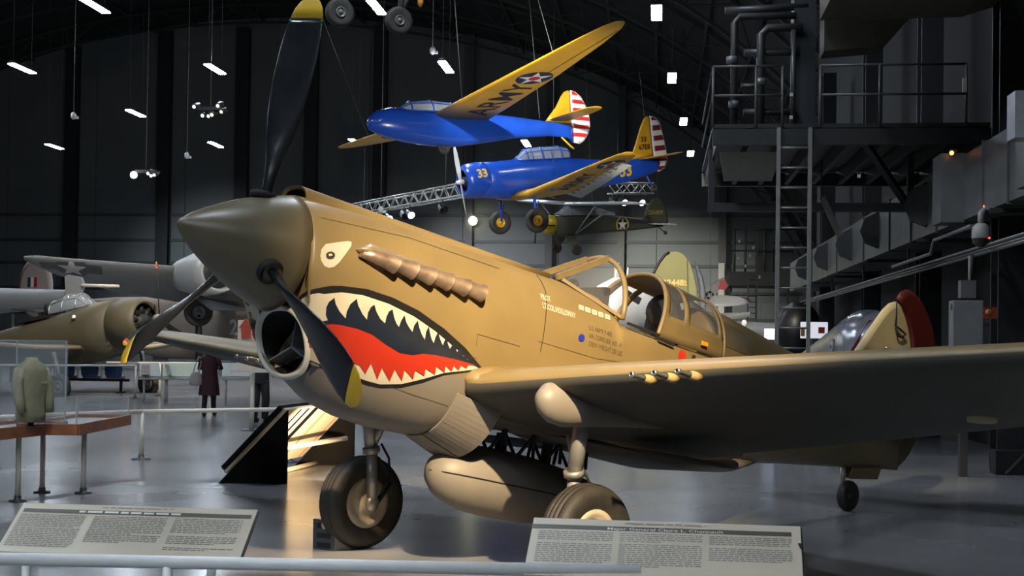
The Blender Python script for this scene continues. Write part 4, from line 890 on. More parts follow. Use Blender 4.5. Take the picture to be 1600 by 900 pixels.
# ---- silver fighter behind the tail of the shark-mouthed fighter
def make_silver():
    sil = mat('polished_silver', (.46, .49, .54), .20, .5, .25, 5, bump=.15, bscale=4)
    o = at(1330, 540, 21); g = thing('silver_fighter', 'polished silver fuselage seen behind the cream tail fin', 'airplane', (o.x, o.y, 0)); B = Vector(g.location)
    rg = []; spine = [(1228, 566, 27.0, .20), (1262, 548, 25.4, .30), (1300, 521, 23.6, .42), (1335, 495, 22.0, .54), (1352, 484, 21.2, .60), (1366, 484, 20.5, .55), (1378, 497, 20.0, .38), (1384, 520, 19.8, .14)]
    ax = (at(1352, 484, 21.2)-at(1228, 566, 27)); ax.z = 0; ax.normalize(); sd = Vector((-ax.y, ax.x, 0))
    for u, v, Y, r in spine:
        c = at(u, v, Y)-B-Vector((0, 0, r*1.1)); rg.append([c+sd*(r*.85*cos(q))+Vector((0, 0, r*1.1*sin(q))) for q in [2*pi*k/28 for k in range(28)]])
    h = MB().loft(rg, True, True); p = Paint(h)
    p.text('1:12', .42, at(1312, 545, 21.5)-B+Vector((0, 0, -.13)), ax, (0, 0, 1), -sd if sd.y < 0 else sd, .01, 1, bold=.01)
    h.build('fuselage', [sil, mblk], g)
    b = MB(); b.prism([at(u, v, 20.0)-B for u, v in ((1318, 566), (1334, 566), (1362, 500), (1358, 500))], (0, .05, 0)); b.build('maroon_band', mat('maroon_paint', (.20, .01, .03), .4), g)
    c = at(1350, 540, 20.8)-B; MB().tube((c.x, c.y, 0), (c.x, c.y, c.z-.2), .06, .06, 8).build('support_post', dark_steel, g)
make_silver()

# ---- silver bomber nose with a framed canopy, seen through the fighter's cockpit
def make_bubble():
    o = at(960, 500, 30); g = thing('silver_bomber', 'silver airplane with a framed canopy, seen through the open cockpit', 'airplane', (o.x, o.y, 0)); B = Vector(g.location)
    rg = []
    for u, v, r in ((914, 520, .1), (920, 500, .45), (935, 489, .68), (957, 484, .80), (1000, 485, .86), (1050, 495, .8), (1100, 512, .5)):
        c = at(u, v, 30+(u-918)*.03)-B; rg.append([c+Vector((-.3*r*cos(q), r*cos(q), r*sin(q))) for q in [2*pi*k/28 for k in range(28)]])
    f = MB().loft(rg, True, True); f.build('fuselage', alu, g)
    P = [(918, 486), (922, 472), (940, 470), (948, 473), (940, 492)]
    w = MB().prism([at(u, v, 29.1)-B for u, v in P], (0, .05, 0)); w.build('side_window', mblk, g)
    for a, b in (((917, 488), (922, 470)), ((922, 470), (942, 467)), ((942, 467), (952, 474)), ((952, 474), (942, 496))): MB().bar(at(*a, 29.0)-B, at(*b, 29.0)-B, .07, .07).build('window_frame', alu, g)
    d = MB().bar(at(975, 456, 29.4)-B, at(1000, 471, 29.6)-B, .05, .16); d.build('canopy_slot', mblk, g)
    l = MB(); c = at(990, 500, 31.5)-B; l.tube((c.x, c.y, 0), (c.x, c.y, c.z), .1, .1, 8); l.build('landing_gear_leg', dark_steel, g)
    for u in (978, 960): MB().tube(at(u, 455, 30.5)-B, at(u+3, 418, 30.5)-B, .02, .015, 6).build('antenna_mast', mwht, g)
make_bubble()

# ---- olive bomber fin with a yellow serial number
def make_fin():
    ol = mat('bright_olive_paint', (.22, .20, .048), .55, 0, .08, .8)
    o = at(1050, 470, 45); g = thing('bomber_tail', 'tall olive tail fin with the yellow number 124485, beyond the canopy', 'airplane', (o.x, o.y, 0)); B = Vector(g.location)
    def slab(pts, Y, t, mats, name, tx=None):
        Q = [at(u, v, Y)-B for u, v in pts]; m = MB().prism(Q, (0, t, 0))
        if tx: pp = Paint(m); q = at(*tx[1], Y)-B; pp.text(tx[0], tx[2], q, (1, 0, 0), (0, 0, 1), (0, 1, 0), .02, 1, bold=.012)
        ob = m.build(name, mats, g); return bevel(ob, .08, 3)
    slab([(985, 470), (1010, 441), (1022, 427), (1031, 410), (1039, 399), (1048, 394), (1058, 393), (1066, 396), (1073, 404), (1076, 520), (985, 520)], 45, .34, [ol, gold], 'fin', ('124485', (1055.5, 446), .295))
    slab([(1074, 404), (1080, 413), (1085, 428), (1090, 450), (1092, 520), (1074, 520)], 45.05, .24, mat('rudder_olive', (.26, .25, .10), .55, 0, .06), 'rudder')
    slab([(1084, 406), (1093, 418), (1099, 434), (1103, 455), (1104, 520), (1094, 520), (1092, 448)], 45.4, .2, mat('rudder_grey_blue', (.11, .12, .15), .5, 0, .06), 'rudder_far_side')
    MB().path([at(u, v, 44.95)-B for u, v in ((1008, 442), (1021, 427), (1030, 410), (1038, 399), (1046, 394))], .05, 6).build('deicing_boot', mblk, g)
    rg = []
    for t, r in ((-2.6, .9), (-.6, .75), (.35, .45)): c = at(1050, 520, 45.2)-B; c.z = 1.6; rg.append([c+Vector((t, r*cos(q), r*sin(q))) for q in [2*pi*k/20 for k in range(20)]])
    MB().loft(rg, True, True).build('rear_fuselage', ol, g)
    MB().tube((0, .2, 0), (0, .2, 1.5), .12, .12, 8).build('tail_support', dark_steel, g)
make_fin()

# ---- small silver airplane with a red tail
def make_redtail():
    o = at(1110, 470, 58); g = thing('red_tailed_airplane', 'small silver airplane with a red tail tip, hanging beyond the canopy', 'airplane', o); B = Vector(g.location)
    rg = []; pts = ((1060, 500, 56, .55), (1088, 477, 57.5, .48), (1108, 460, 58.5, .36), (1124, 444, 59.3, .22), (1130, 437, 59.6, .12))
    for u, v, Y, r in pts: c = at(u, v, Y)-B; rg.append([c+Vector((r*.5*cos(q), r*.8*cos(q), r*sin(q))) for q in [2*pi*k/18 for k in range(18)]])
    f = MB().loft(rg, True, True); p = Paint(f); p.roundel(.2, at(1110, 461, 58)-B, (.8, 0, .6), (-.6, 0, .8), (0, 1, 0), .02, 1, 2); f.build('fuselage', [mat('silver_white', (.72, .72, .72), .4, 0), mnvy, mwht], g)
    MB().prism([at(u, v, 59.2)-B for u, v in ((1119, 453), (1124, 446), (1125, 438), (1133, 437), (1138, 447), (1133, 453), (1126, 452))], (0, .15, 0)).build('red_fin', mat('bright_red_paint', (.40, .012, .02), .5), g)
    w = MB(); rg = []
    for t, k in ((-.06, .75), (0, 1), (.06, .75)):
        rg.append([at(1128, 470, 58.5)-B+Vector((1.3*k*cos(q), .5*k*sin(q), .28*k*sin(q)+t)) for q in [2*pi*j/24 for j in range(24)]])
    w.loft(rg, True, True); w.build('tailplane', mat('pale_white_paint', (.6, .58, .54), .5), g)
    wire(g, [((0, 0, .2), at(1110, -300, 60))])
make_redtail()
# pale wing and dark canopy of a jet low behind the ladder
def make_jet():
    o = at(1170, 520, 44); g = thing('grey_jet', 'grey airplane wing with a dark rounded cockpit behind the tall ladder', 'airplane', (o.x, o.y, 0)); B = Vector(g.location)
    pw = mat('jet_pale', (.36, .38, .37), .45, 0, .06)
    MB().prism([at(1090, 494, 46)-B, at(1172, 491, 46)-B, at(1172, 494, 46)-B, at(1110, 505, 44)-B, at(1080, 503, 44)-B], (0, 0, .08)).build('tailplane', pw, g)
    rg = []
    for u, v, Y, r in ((1100, 512, 44, .2), (1150, 515, 43, .4), (1210, 522, 42, .55), (1330, 526, 41, .5)): c = at(u, v, Y)-B; rg.append([c+Vector((0, r*cos(q), .7*r*sin(q))) for q in [2*pi*k/18 for k in range(18)]])
    MB().loft(rg, True, True).build('fuselage', mat('jet_grey', (.15, .16, .17), .45, .2, .08), g)
    d = MB(); d.ball(at(1248, 520, 40.5)-B, (.75, .5, 1.0), 18); d.build('cockpit_hood', mat('hood_black', (.012, .012, .014), .35, 0, .2), g)
    for u in (1163, 1187): MB().ball(at(u, 505 if u < 1170 else 514, 42.4)-B, (.10, .1, .12), 8).build('white_lamp', mwht, g)
    MB().tube((0, 0, 0), (0, 0, 1.6), .08, .08, 8).build('support_post', dark_steel, g)
make_jet()
# ------------------------------------------------------------------ service platform, ladder, ducts on the right
def make_platform():
    pm = mat('platform_steel', (.030, .032, .034), .5, .3, .12); rail_m = mat('railing_steel', (.10, .104, .106), .45, .3, .1)
    Y0, Y1, X0, X1, Z = 19.5, 24.5, .78, 4.9, 5.02
    g = thing('service_platform', 'dark steel service platform with pipes and railings, high on the right', 'platform', (X0, Y0, 0))
    O = Vector((X0, Y0, 0)); b = lambda x, y, z: (x-X0, y-Y0, z)
    m = MB(); m.box(b((X0+X1)/2, (Y0+Y1)/2, Z+.03), (X1-X0, Y1-Y0, .06)); m.build('deck', pm, g)
    for y in (Y0, Y1): MB().box(b((X0+X1)/2, y, Z-.15), (X1-X0, .12, .24)).build('edge_beam', pm, g)
    for x in [X0+.1+.5*i for i in range(9)]: MB().box(b(x, (Y0+Y1)/2, Z-.14), (.08, Y1-Y0, .22)).build('joist', pm, g)
    MB().box(b((X0+4.1)/2, Y0+1.6, Z-1.05), (4.1-X0, .14, .14)).build('lower_beam', pm, g)
    for x in (X0+.05, 4.05): MB().box(b(x, Y0+1.6, Z-.55), (.10, .10, 1.0)).build('hanger', pm, g)
    MB().bar(b(4.0, Y0+1.6, Z-1.0), b(3.1, Y0+.2, Z-.2), .10, .10).build('diagonal_brace', pm, g)
    m = MB()
    for x in (X0, X0+.65, X0+1.05, X0+1.62, X0+2.5, X1-.35): m.tube(b(x, Y0, Z), b(x, Y0, Z+.95), .022, .022, 8)
    for z in (.95, .5): m.tube(b(X0, Y0, Z+z), b(X0+1.05, Y0, Z+z), .02, .02, 8); m.tube(b(X0+1.62, Y0, Z+z), b(X1-.35, Y0, Z+z), .02, .02, 8)
    for z in (.95, .5): m.tube(b(X0, Y0, Z+z), b(X0, Y1, Z+z), .02, .02, 8)
    m.build('railing', rail_m, g)
    MB().box(b(X0+1.45, Y0+.9, Z+1.5), (.34, .5, 3.0)).build('equipment_cabinet', mat('cabinet_blue_grey', (.024, .028, .036), .5, .2, .1), g)
    pp = mat('pipe_grey', (.065, .068, .07), .4, .3, .15)
    for pts, r in (([(X0+.34, Y0+.5, Z), (X0+.34, Y0+.5, Z+1.75), (X0+.42, Y0+.5, Z+1.85), (X0+1.3, Y0+.5, Z+1.85)], .055), ([(X0+.75, Y0+.45, Z), (X0+.75, Y0+.45, Z+1.55), (X0+.85, Y0+.45, Z+1.65), (X0+1.4, Y0+.45, Z+1.65)], .065),
                   ([(X0+.5, Y0+.6, Z+1.3), (X0+1.35, Y0+.6, Z+1.3)], .06), ([(X0+.5, Y0+.6, Z+.35), (X0+1.3, Y0+.6, Z+.35)], .055), ([(X0+1.25, Y0+.4, Z), (X0+1.25, Y0+.4, Z+1.6)], .04), ([(X0+.45, Y0+.5, Z+.75), (X0+.8, Y0+.5, Z+.75)], .04), ([(X0+.2, Y0+.7, Z+2.0), (X0+1.5, Y0+.7, Z+2.05)], .06)):
        MB().path([b(*p) for p in pts], r, 12).build('pipe', pp, g)
    for x, z in ((.3, 1.15), (.34, .45), (.75, .8)): MB().lathe([(.0, -.06), (.085, -.05), (.085, .05), (0, .06)], b(X0+x, Y0+.45, Z+z), (0, 0, 1), 14).build('pipe_valve', mat('valve_grey', (.22, .24, .25), .4, .4), g)
    m = MB(); m.prism([b(X0+.12, Y0+.15, Z-.35), b(X0+1.05, Y0+.15, Z-.35), b(X0+.95, Y0+.5, Z-.75), b(X0+.2, Y0+.5, Z-.75)], (0, .05, 0)); m.build('drip_tray', mat('tray_grey', (.16, .155, .14), .6), g)
    MB().box(b(X1-.38, Y0-.02, Z+.62), (.06, .03, .22)).build('notice_plate', mat('plate_white', (.5, .5, .5), .5), g)
    for k, (dx, dz) in enumerate(((1.18, .5), (1.18, .15), (2.2, -.75))): MB().box(b(X0+dx, Y0-.03, Z+dz), (.045, .04, .05)).build('junction_box', mat('plate_white', (0, 0, 0)), g)
make_platform()
steel_pale = mat('ladder_steel', (.24, .245, .235), .45, .3, .1)
def ladder(name, label, p0, z0, z1, w, sp, r, m_):
    g = thing(name, label, 'ladder', p0)
    for s in (-w/2, w/2): MB().box((s, 0, (z0+z1)/2), (r*2, r*2.4, z1-z0)).build('ladder_rail', m_, g)
    n = int((z1-z0)/sp)
    for k in range(n): MB().tube((-w/2, 0, z0+.12+k*sp), (w/2, 0, z0+.12+k*sp), r*.62, r*.62, 6).build('rung', m_, g)
pl = at(1238, 536, 19.4); ladder('ladder', 'tall pale steel ladder rising to the service platform', (pl.x, 19.4, 0), 0, 5.0, .47, .305, .028, steel_pale)
pl = at(1179, 470, 80); ladder('ladder', 'small dark ladder on the far wall below the distant platform', (pl.x, 82.0, 0), 2.6, 6.3, .55, .36, .045, mat('ladder_dark', (.03, .03, .03), .5))
def make_far_platform():
    pm = mat('far_platform_steel', (.035, .036, .036), .55, .2, .1); a = at(1140, 440, 82); c = at(1240, 345, 82); O = Vector((a.x, 82, 0)); w = c.x-a.x; z0 = a.z
    g = thing('far_platform', 'distant dark platform with pipes against the back wall, left of the tall ladder', 'platform', O)
    MB().box((w/2, 2, z0+.2), (w, 4, .9)).build('deck', pm, g)
    for x in (.3, 1.0, 2.2): MB().tube((x, .1, z0+.6), (x, .1, z0+3.4), .08, .08, 8).build('pipe', mat('pipe_dark_far', (.07, .07, .07), .5), g)
    for z in (3.4, 2.0): MB().tube((0, 0, z0+z), (w, 0, z0+z), .06, .06, 6).build('railing', pm, g)
    MB().box((2.3, 1.5, z0+2.0), (1.0, 2, 2.8)).build('equipment_cabinet', pm, g)
    MB().box((3.6, 1.5, z0+1.4), (1.5, 2, 1.6)).build('equipment_box', pm, g)
    for x, z in ((.55, 1.5), (1.3, 1.7), (1.5, 2.2), (1.0, 1.0), (1.9, .3), (.6, 2.6)): MB().ball((x, -.05, z0+z), (.09, .06, .12), 8).build('valve', mat('plate_white', (0, 0, 0)), g)
    for x in (.1, w-.1): MB().box((x, 2, z0/2), (.15, .15, z0)).build('support_column', pm, g)
make_far_platform()
def make_duct():
    dm = mat('galvanised_duct', (.16, .168, .172), .42, .5, .18, 1.5); dd = mat('duct_end_dark', (.05, .053, .056), .5, .4, .1)
    g = thing('air_duct', 'long galvanised air duct running along the right wall', 'air duct', (4.35, 11, 0)); O = Vector((4.35, 11, 0))
    X = 4.25
    m = MB()
    segs = [6, 8.5, 11, 14.2, 16, 17.2, 18.6, 20, 22, 24, 27, 31, 36, 42]
    for y0, y1 in zip(segs, segs[1:]): MB().box((X+.45-O.x, (y0+y1)/2-O.y, 3.95), (.9, y1-y0-.02, .92)).build('duct_section', dm, g)
    for y in segs[1:-1]: MB().box((X+.45-O.x, y-O.y, 3.95), (.96, .03, .98)).build('duct_flange', mat('flange_grey', (.14, .145, .15), .5, .4), g)
    for u0, Y, L_ in ((1475, 18.6, .55), (1592, 14.3, .5)):
        MB().box((X-.14-O.x, Y-O.y, 3.95), (.34, L_, .98)).build('duct_damper_box', dm, g)
    for y in (21, 25.5, 29, 33, 37.5):                      # octagonal outlets facing the hall
        o = MB(); o.lathe([(0, -.30), (.34, -.30), (.36, -.27), (.36, .3)], (X+.12-O.x, y-O.y, 3.98), (.55, .83, 0), 8, 0, False); o.build('outlet', dd, g)
    for y in (12.5, 16.5, 21, 26, 32): MB().box((X+.45-O.x, y-O.y, 3.43), (1.1, .06, .06)).build('duct_bracket', dark_steel, g)
make_duct()
g = thing('cable_tray', 'cable tray with conduits below the air duct on the right', 'cable tray', (4.5, 12, 0))
for dx, z in ((-.35, 3.0), (-.25, 2.94), (-.12, 3.02)): MB().tube((dx, 0, z), (dx, 26, z), .022, .022, 6).build('conduit', mat('conduit_grey', (.17, .17, .17), .4, .4, .1), g)
MB().path([(-.4, 5.2, 3.30), (-.4, 7.5, 3.30), (-.38, 7.8, 3.12), (-.38, 11, 3.12)], .03, 8).build('sprinkler_pipe', mat('conduit_grey', (0, 0, 0)), g)
for y in (1, 6, 11, 16, 21): MB().box((-.1, y, 3.2), (.04, .04, .5)).build('tray_hanger', dark_steel, g)
for y, w in ((12.0, .5), (17.9, .38), (24.5, .4), (31, .4), (39, .4)):
    m = MB(); x = 4.76 if 17 < y < 19 else 5.05; m.box((x, y-w/2, 5), (w, .04, 10)); m.box((x, y+w/2, 5), (w, .04, 10)); m.box((x, y, 5), (.04, w, 10)); m.build('column', mat('right_column', (.020, .021, .025), .5, .2, .1), kind='structure')
MB().box((5.3, 12.8, 5), (.05, 2.2, 10)).build('trim_9', mat('right_panel', (.03, .031, .034), .6), kind='structure')
# big plain duct box hanging at the top right
g = thing('ceiling_duct', 'large plain duct hanging at the top edge of the photo, right of the platform', 'air duct', (3.0, 13.5, 0))
tanm = mat('dull_tan_duct', (.10, .088, .062), .5, .3, .1)
MB().prism([at(u, v, 18.2)-Vector((3.0, 13.5, 0)) for u, v in ((1281, -60), (1545, -60), (1550, 12), (1500, 27), (1281, 32))], (0, -6, .0)).build('duct_body', tanm, g)
MB().prism([at(u, v, 19.0)-Vector((3.0, 13.5, 0)) for u, v in ((1281, 30), (1420, 30), (1372, 84), (1281, 92))], (0, -.5, 0)).build('duct_transition', mat('dull_olive_duct', (.05, .045, .033), .5, .3, .1), g)
for u in (1290, 1530): p = at(u, -10, 16)-Vector((3.0, 13.5, 0)); MB().tube(p, p+Vector((0, 0, 2.5)), .02, .02, 6).build('hanger_rod', dark_steel, g)
p = at(1532, 370, 16.6); g = thing('dome_camera', 'white dome security camera on a wall bracket at the right', 'camera', p)
wp = mat('camera_white', (.34, .34, .33), .4, 0, 0)
MB().lathe([(0, .17), (.06, .17), (.105, .12), (.11, .0), (.105, -.02)], (0, 0, 0), (0, 0, 1), 20).build('housing', wp, g); MB().lathe([(.098, -.02), (.09, -.08), (.05, -.125), (0, -.135)], (0, 0, 0), (0, 0, 1), 18).build('dome', mat('smoked_dome', (.03, .025, .025), .08), g)
MB().path([(0, 0, .15), (0, 0, .30), (.05, .05, .35), (.32, 1.2, .35)], .035, 10).build('bracket', wp, g)
MB().ball((.095, -.06, -.02), .012, 8).build('red_led', mat('red_led', (1, .05, .03), .4, 0, 0, emit=6.), g)
p = at(1509, 507, 16.9); g = thing('electrical_box', 'tall grey electrical box on the right wall below a small grey box', 'electrical box', (p.x, p.y, 0))
gb = mat('box_grey', (.20, .20, .205), .5, .1, .06)
bevel(MB().box((0, 0, p.z), (.38, .25, .62)).build('cabinet', gb, g), .012); MB().box((-.19, -.06, p.z+.22), (.02, .05, .08)).build('latch', dark_steel, g)
MB().tube((.05, .03, p.z+.3), (.05, .03, p.z+.9), .02, .02, 8).build('conduit', gb, g); MB().box((0, .1, p.z/2-.15), (.10, .10, p.z-.32)).build('stand_post', dark_steel, g)
p2 = at(1511, 452, 16.95); g = thing('junction_cabinet', 'small grey box just above the tall electrical box', 'electrical box', p2); MB().box((0, 0, 0), (.19, .16, .23)).build('cabinet', mat('box_grey_dark', (.12, .12, .125), .5), g); MB().tube((.02, .05, -.12), (.02, .05, -.32), .02, .02, 8).build('conduit_stub', gb, g); MB().path([(.03, 0, .1), (.05, 0, .2), (.08, .05, .45)], .02, 8).build('conduit', dark_steel, g)
p = at(1545, 489, 17.66); g = thing('alarm_pull', 'orange alarm box on the right column', 'alarm', p); MB().box((0, 0, 0), (.20, .09, .15)).build('case', mat('alarm_orange', (.30, .055, .015), .5), g); MB().ball((-.015, -.055, .01), (.05, .03, .04), 10).build('beacon', mat('alarm_amber', (.5, .25, .06), .4, 0, 0), g); MB().ball((-.13, -.03, -.035), (.035, .04, .035), 8).build('white_bell', wp, g)
for (u, v, Y, c, lb) in ((1539, 323, 17.2, (1, .2, .04), 'orange warning lamp under the duct by the dome camera'), (1487, 239, 18.2, (1, .35, .12), 'tiny orange lamp on top of the duct damper box')):
    p = at(u, v, Y); g = thing('warning_lamp', lb, 'lamp', p); MB().box((.03, .06, .03), (.10, .10, .05)).build('base', dark_steel, g); MB().ball((0, 0, 0), .032, 10).build('lens', mat('lens_%d' % u, c, .4, 0, 0, emit=3.), g)
p = at(1608, 182, 13.4); g = thing('duct_controller', 'pale metal box on the duct at the right edge', 'control box', p); MB().box((0, 0, 0), (.36, .3, .48)).build('case', mat('pale_metal', (.40, .42, .46), .3, .6, .1), g)
# dark exhibit block on the floor at right, slanted panel beside the far wall
b0 = ground(1556, 742); g = thing('dark_exhibit_base', 'black exhibit base with a slanted strut on the floor at the right edge', 'exhibit base', b0)
MB().box((.28, .15, .16), (.56, .3, .32)).build('base', mat('exhibit_black', (.006, .006, .008), .7, 0, 0), g); MB().bar((.12, -.02, .02), (.42, -.02, .34), .025, .03).build('strut', mat('strut_dull', (.06, .06, .055), .5), g)
p = at(1300, 340, 21); g = thing('slanted_plate', 'pale slanted metal strip in front of the dark right wall', 'metal strip', p); MB().bar(at(1284, 308, 21)-p, at(1313, 368, 21)-p, .05, .10).build('strip', mat('tray_grey', (0, 0, 0)), g); MB().tube(at(1284, 308, 21)-p, at(1284, 250, 21)-p, .012, .012, 6).build('hanger', dark_steel, g)
# lit kiosk and display case far behind the ladder
p = at(1272, 516, 33); g = thing('lit_kiosk', 'white lit sign box with a red square, behind the tall ladder', 'sign', (p.x, p.y, 0)); MB().box((0, 0, p.z), (.66, .25, .42)).build('sign_box', mat('kiosk_white', (.80, .82, .9), .4, 0, 0, emit=.7), g); MB().box((.17, -.14, p.z), (.16, .03, .16)).build('red_square', mat('kiosk_red', (.6, .06, .05), .4, 0, 0), g); MB().box((-.30, -.14, p.z-.05), (.10, .03, .22)).build('orange_panel', mat('kiosk_orange', (.8, .3, .08), .4, 0, 0), g); MB().box((0, .05, (p.z-.2)/2), (.12, .12, p.z-.2)).build('post', dark_steel, g)
p = at(1203, 522, 36); g = thing('lit_display', 'small blue and white lit display low behind the ladder', 'display', (p.x, p.y, 0)); MB().box((0, 0, p.z), (.30, .2, .30)).build('screen', mat('display_glow', (.72, .8, 1), .4, 0, 0, emit=2.2), g); MB().box((.17, .0, p.z+.04), (.05, .2, .42)).build('blue_edge', mat('display_blue', (.05, .08, .9), .4, 0, 0, emit=.8), g); MB().box((0, .05, (p.z-.15)/2), (.1, .1, p.z-.15)).build('post', dark_steel, g)

# ------------------------------------------------------------------ hanging fittings
p = at(739, 345, BACK_Y-1.2); g = thing('wall_lamp', 'single round lamp glowing on the back wall below the trainer', 'lamp', p); MB().box((0, .35, 0), (.35, .7, .35)).build('bracket', dark_steel, g); MB().lathe([(.3, .05), (.34, 0), (.2, -.12), (0, -.15)], (0, -.02, 0), (0, 1, 0), 16).build('lamp_lens', mat('warm_lens', (1, .95, .62), .4, 0, 0, emit=14.), g)
for (u, v, Y, lb) in ((115, 181, 50, 'hanging microphone below the leftmost ceiling lights'), (292, 243, 55, 'hanging microphone left of the upright propeller blade'), (676, 79, 46, 'hanging microphone near the two hanging wheels'), (595, 328, 50, 'small hook on a cable above the lighting truss')):
    p = at(u, v, Y); g = thing('hanging_microphone', lb, 'microphone', p); m = MB(); m.ball((0, 0, 0), (.12, .10, .16), 10); m.box((.14, 0, -.08), (.14, .08, .10)); m.build('body', mat('mic_pale', (.34, .34, .33), .4), g); MB().tube((0, 0, .1), (0, 0, roof_z(p.x)+.3-p.z), .016, .016, 5).build('cable', mat('cable_grey', (0, 0, 0)), g)
def rig(u, v, Y, w, label, lit):
    p = at(u, v, Y); g = thing('lighting_bar', label, 'lighting bar', p)
    MB().box((0, 0, 0), (w, .25, .14)).build('bar', dark_steel, g); MB().tube((0, 0, .05), (0, 0, roof_z(p.x)+.3-p.z), .018, .018, 5).build('cable', mat('cable_grey', (0, 0, 0)), g)
    for k, (dx, dz, e) in enumerate(lit):
        m = MB(); m.lathe([(.06, .22), (.11, .1), (.12, -.1), (.08, -.12)], (dx, -.05, dz), (.3, .6, .4), 12); lo = m.build('spot_can', mat('can_black', (.02, .02, .02), .4), g)
        MB().ball((dx-.03, -.16, dz-.06), .07 if e < 5 else .16, 10).build('lens', mat('bar_lens_%d' % int(e), (1, .96, .86), .4, 0, 0, emit=e), lo)
rig(329, 170, 50, 1.0, 'bar of small lamps below the strip light, left of the upright blade', ((-.62, .12, 3), (.4, .15, 3), (-.25, -.25, 3), (.15, -.22, 3), (.55, -.1, 1), (0, -.28, 1)))
rig(228, 268, 55, 1.0, 'bar with one bright lamp, low in front of the dark back wall', ((-.48, -.12, 16), (.2, -.05, 3), (.35, -.16, 3), (.5, -.12, 3)))
def light_truss(p0, p1, label, lamps):
    g = thing('lighting_truss', label, 'lighting truss', p0); d = (p1-p0); L_ = d.length; n = int(L_/.5); sm = mat('truss_aluminium', (.48, .49, .48), .35, .6, .1); d = d/n
    s = Vector((0, 0, 1)).cross(d).normalized()*.25
    for o in (s+Vector((0, 0, .26)), -s+Vector((0, 0, .26)), s-Vector((0, 0, .26)), -s-Vector((0, 0, .26))): MB().tube(o, o+d*n, .045, .045, 8).build('chord', sm, g)
    for sg in (1, -1):
        for i in range(n): MB().tube(s*sg+Vector((0, 0, .26*(-1)**i))+d*i, s*sg+Vector((0, 0, -.26*(-1)**i))+d*(i+1), .028, .028, 6).build('lacing', sm, g)
    for t, e in lamps:
        c = d*n*t-Vector((0, 0, .65)); m = MB(); m.lathe([(.1, .3), (.17, .15), (.19, -.15), (.2, -.18)], c, (-.5, .7, .5), 14); lo = m.build('spotlight_can', mat('can_black', (0, 0, 0)), g); MB().tube(c+Vector((0, 0, .1)), c+Vector((0, 0, .42)), .03, .03, 6).build('clamp', dark_steel, lo)
        if e: MB().lathe([(0, -.19), (.17, -.18)], c, (-.5, .7, .5), 14).build('lens', mat('truss_lens', (.9, .95, 1), .4, 0, 0, emit=5.), lo)
    for t in (.15, .85): q = d*n*t; MB().tube(q+Vector((0, 0, .26)), q+Vector((0, 0, 3.0)), .015, .015, 5).build('hanging_cable', mat('cable_grey', (0, 0, 0)), g)
light_truss(at(545, 330, 63), at(728, 296, 53), 'white lattice lighting truss left of the trainer propeller', ((.38, 1), (.52, 0), (.57, 1), (.83, 0)))
light_truss(at(955, 294, 62.5), at(1016, 295, 64.5), 'short lighting truss behind the trainer fuselage at right', ((.05, 0), (.3, 1), (.75, 1)))

# ------------------------------------------------------------------ people
def person_mesh(g, name, joints, edges, rad, root_i, m_):
    me = bpy.data.meshes.new(name); me.from_pydata([Vector(j) for j in joints], edges, []); me.materials.append(m_)
    o = bpy.data.objects.new(name, me); COL.objects.link(o); o.parent = g
    sk = o.modifiers.new('skin', 'SKIN'); lay = me.skin_vertices[0].data if me.skin_vertices else None
    if lay is None:
        bm = bmesh.new(); bm.from_mesh(me); bm.verts.layers.skin.verify(); bm.to_mesh(me); bm.free(); lay = me.skin_vertices[0].data
    for i, r in enumerate(rad): lay[i].radius = (r, r) if not isinstance(r, tuple) else r; lay[i].use_root = (i == root_i)
    sk.use_smooth_shade = True
    sb = o.modifiers.new('smooth', 'SUBSURF'); sb.levels = 1; sb.render_levels = 2
    return o
def make_person(g, H, stride, arm_l, arm_r, skin):
    """walking / standing figure facing +y, feet at z=0; returns the body"""
    k = H/1.7; J, E, R = [], [], []
    def add(p, r, par=None):
        J.append(tuple(Vector(p)*k)); R.append(r*k if not isinstance(r, tuple) else (r[0]*k, r[1]*k))
        if par is not None: E.append((par, len(J)-1))
        return len(J)-1
    pel = add((0, 0, .93), (.15, .10)); wa = add((0, 0, 1.08), (.13, .09), pel); ch = add((0, .0, 1.28), (.16, .10), wa); nk = add((0, 0, 1.45), .055, ch); hd0 = add((0, .01, 1.52), .06, nk); hd = add((0, .015, 1.60), (.075, .09), hd0); tp = add((0, .01, 1.67), .06, hd)
    for s in (-1, 1):
        st = stride*s; hp = add((s*.09, 0, .88), .085, pel); kn = add((s*.09, .04+st*.45, .49), .058, hp); an = add((s*.09, -.02+st, .09), .038, kn); ba = add((s*.10, .10+st, .035), .034, an); add((s*.105, .18+st, .025), .025, ba)
        A = arm_l if s < 0 else arm_r
        sh = add((s*.18, 0, 1.38), .055, ch); el = add(A[0], .042, sh); wr = add(A[1], .028, el)
        d = (Vector(A[1])-Vector(A[0])).normalized(); pm = add(Vector(A[1])+d*.06, (.036, .02), wr)
        side = d.cross(Vector((0, 1, 0))); side = side.normalized() if side.length > .1 else Vector((1, 0, 0))
        for f in range(4):
            b = add(Vector(A[1])+d*.10+side*(f-1.5)*.019, .009, pm); c = add(Vector(A[1])+d*(.135+.01*(f in (1, 2)))+side*(f-1.5)*.02+Vector((0, .012, 0)), .008, b); add(Vector(A[1])+d*(.16+.012*(f in (1, 2)))+side*(f-1.5)*.02+Vector((0, .03, 0)), .007, c)
        t0 = add(Vector(A[1])+d*.05+side*.045+Vector((0, .015, 0)), .010, wr); add(Vector(A[1])+d*.085+side*.055+Vector((0, .03, 0)), .008, t0)
    return person_mesh(g, 'body', J, E, R, 0, skin)
skin_m = mat('skin_tone', (.45, .27, .19), .55, 0, .05)
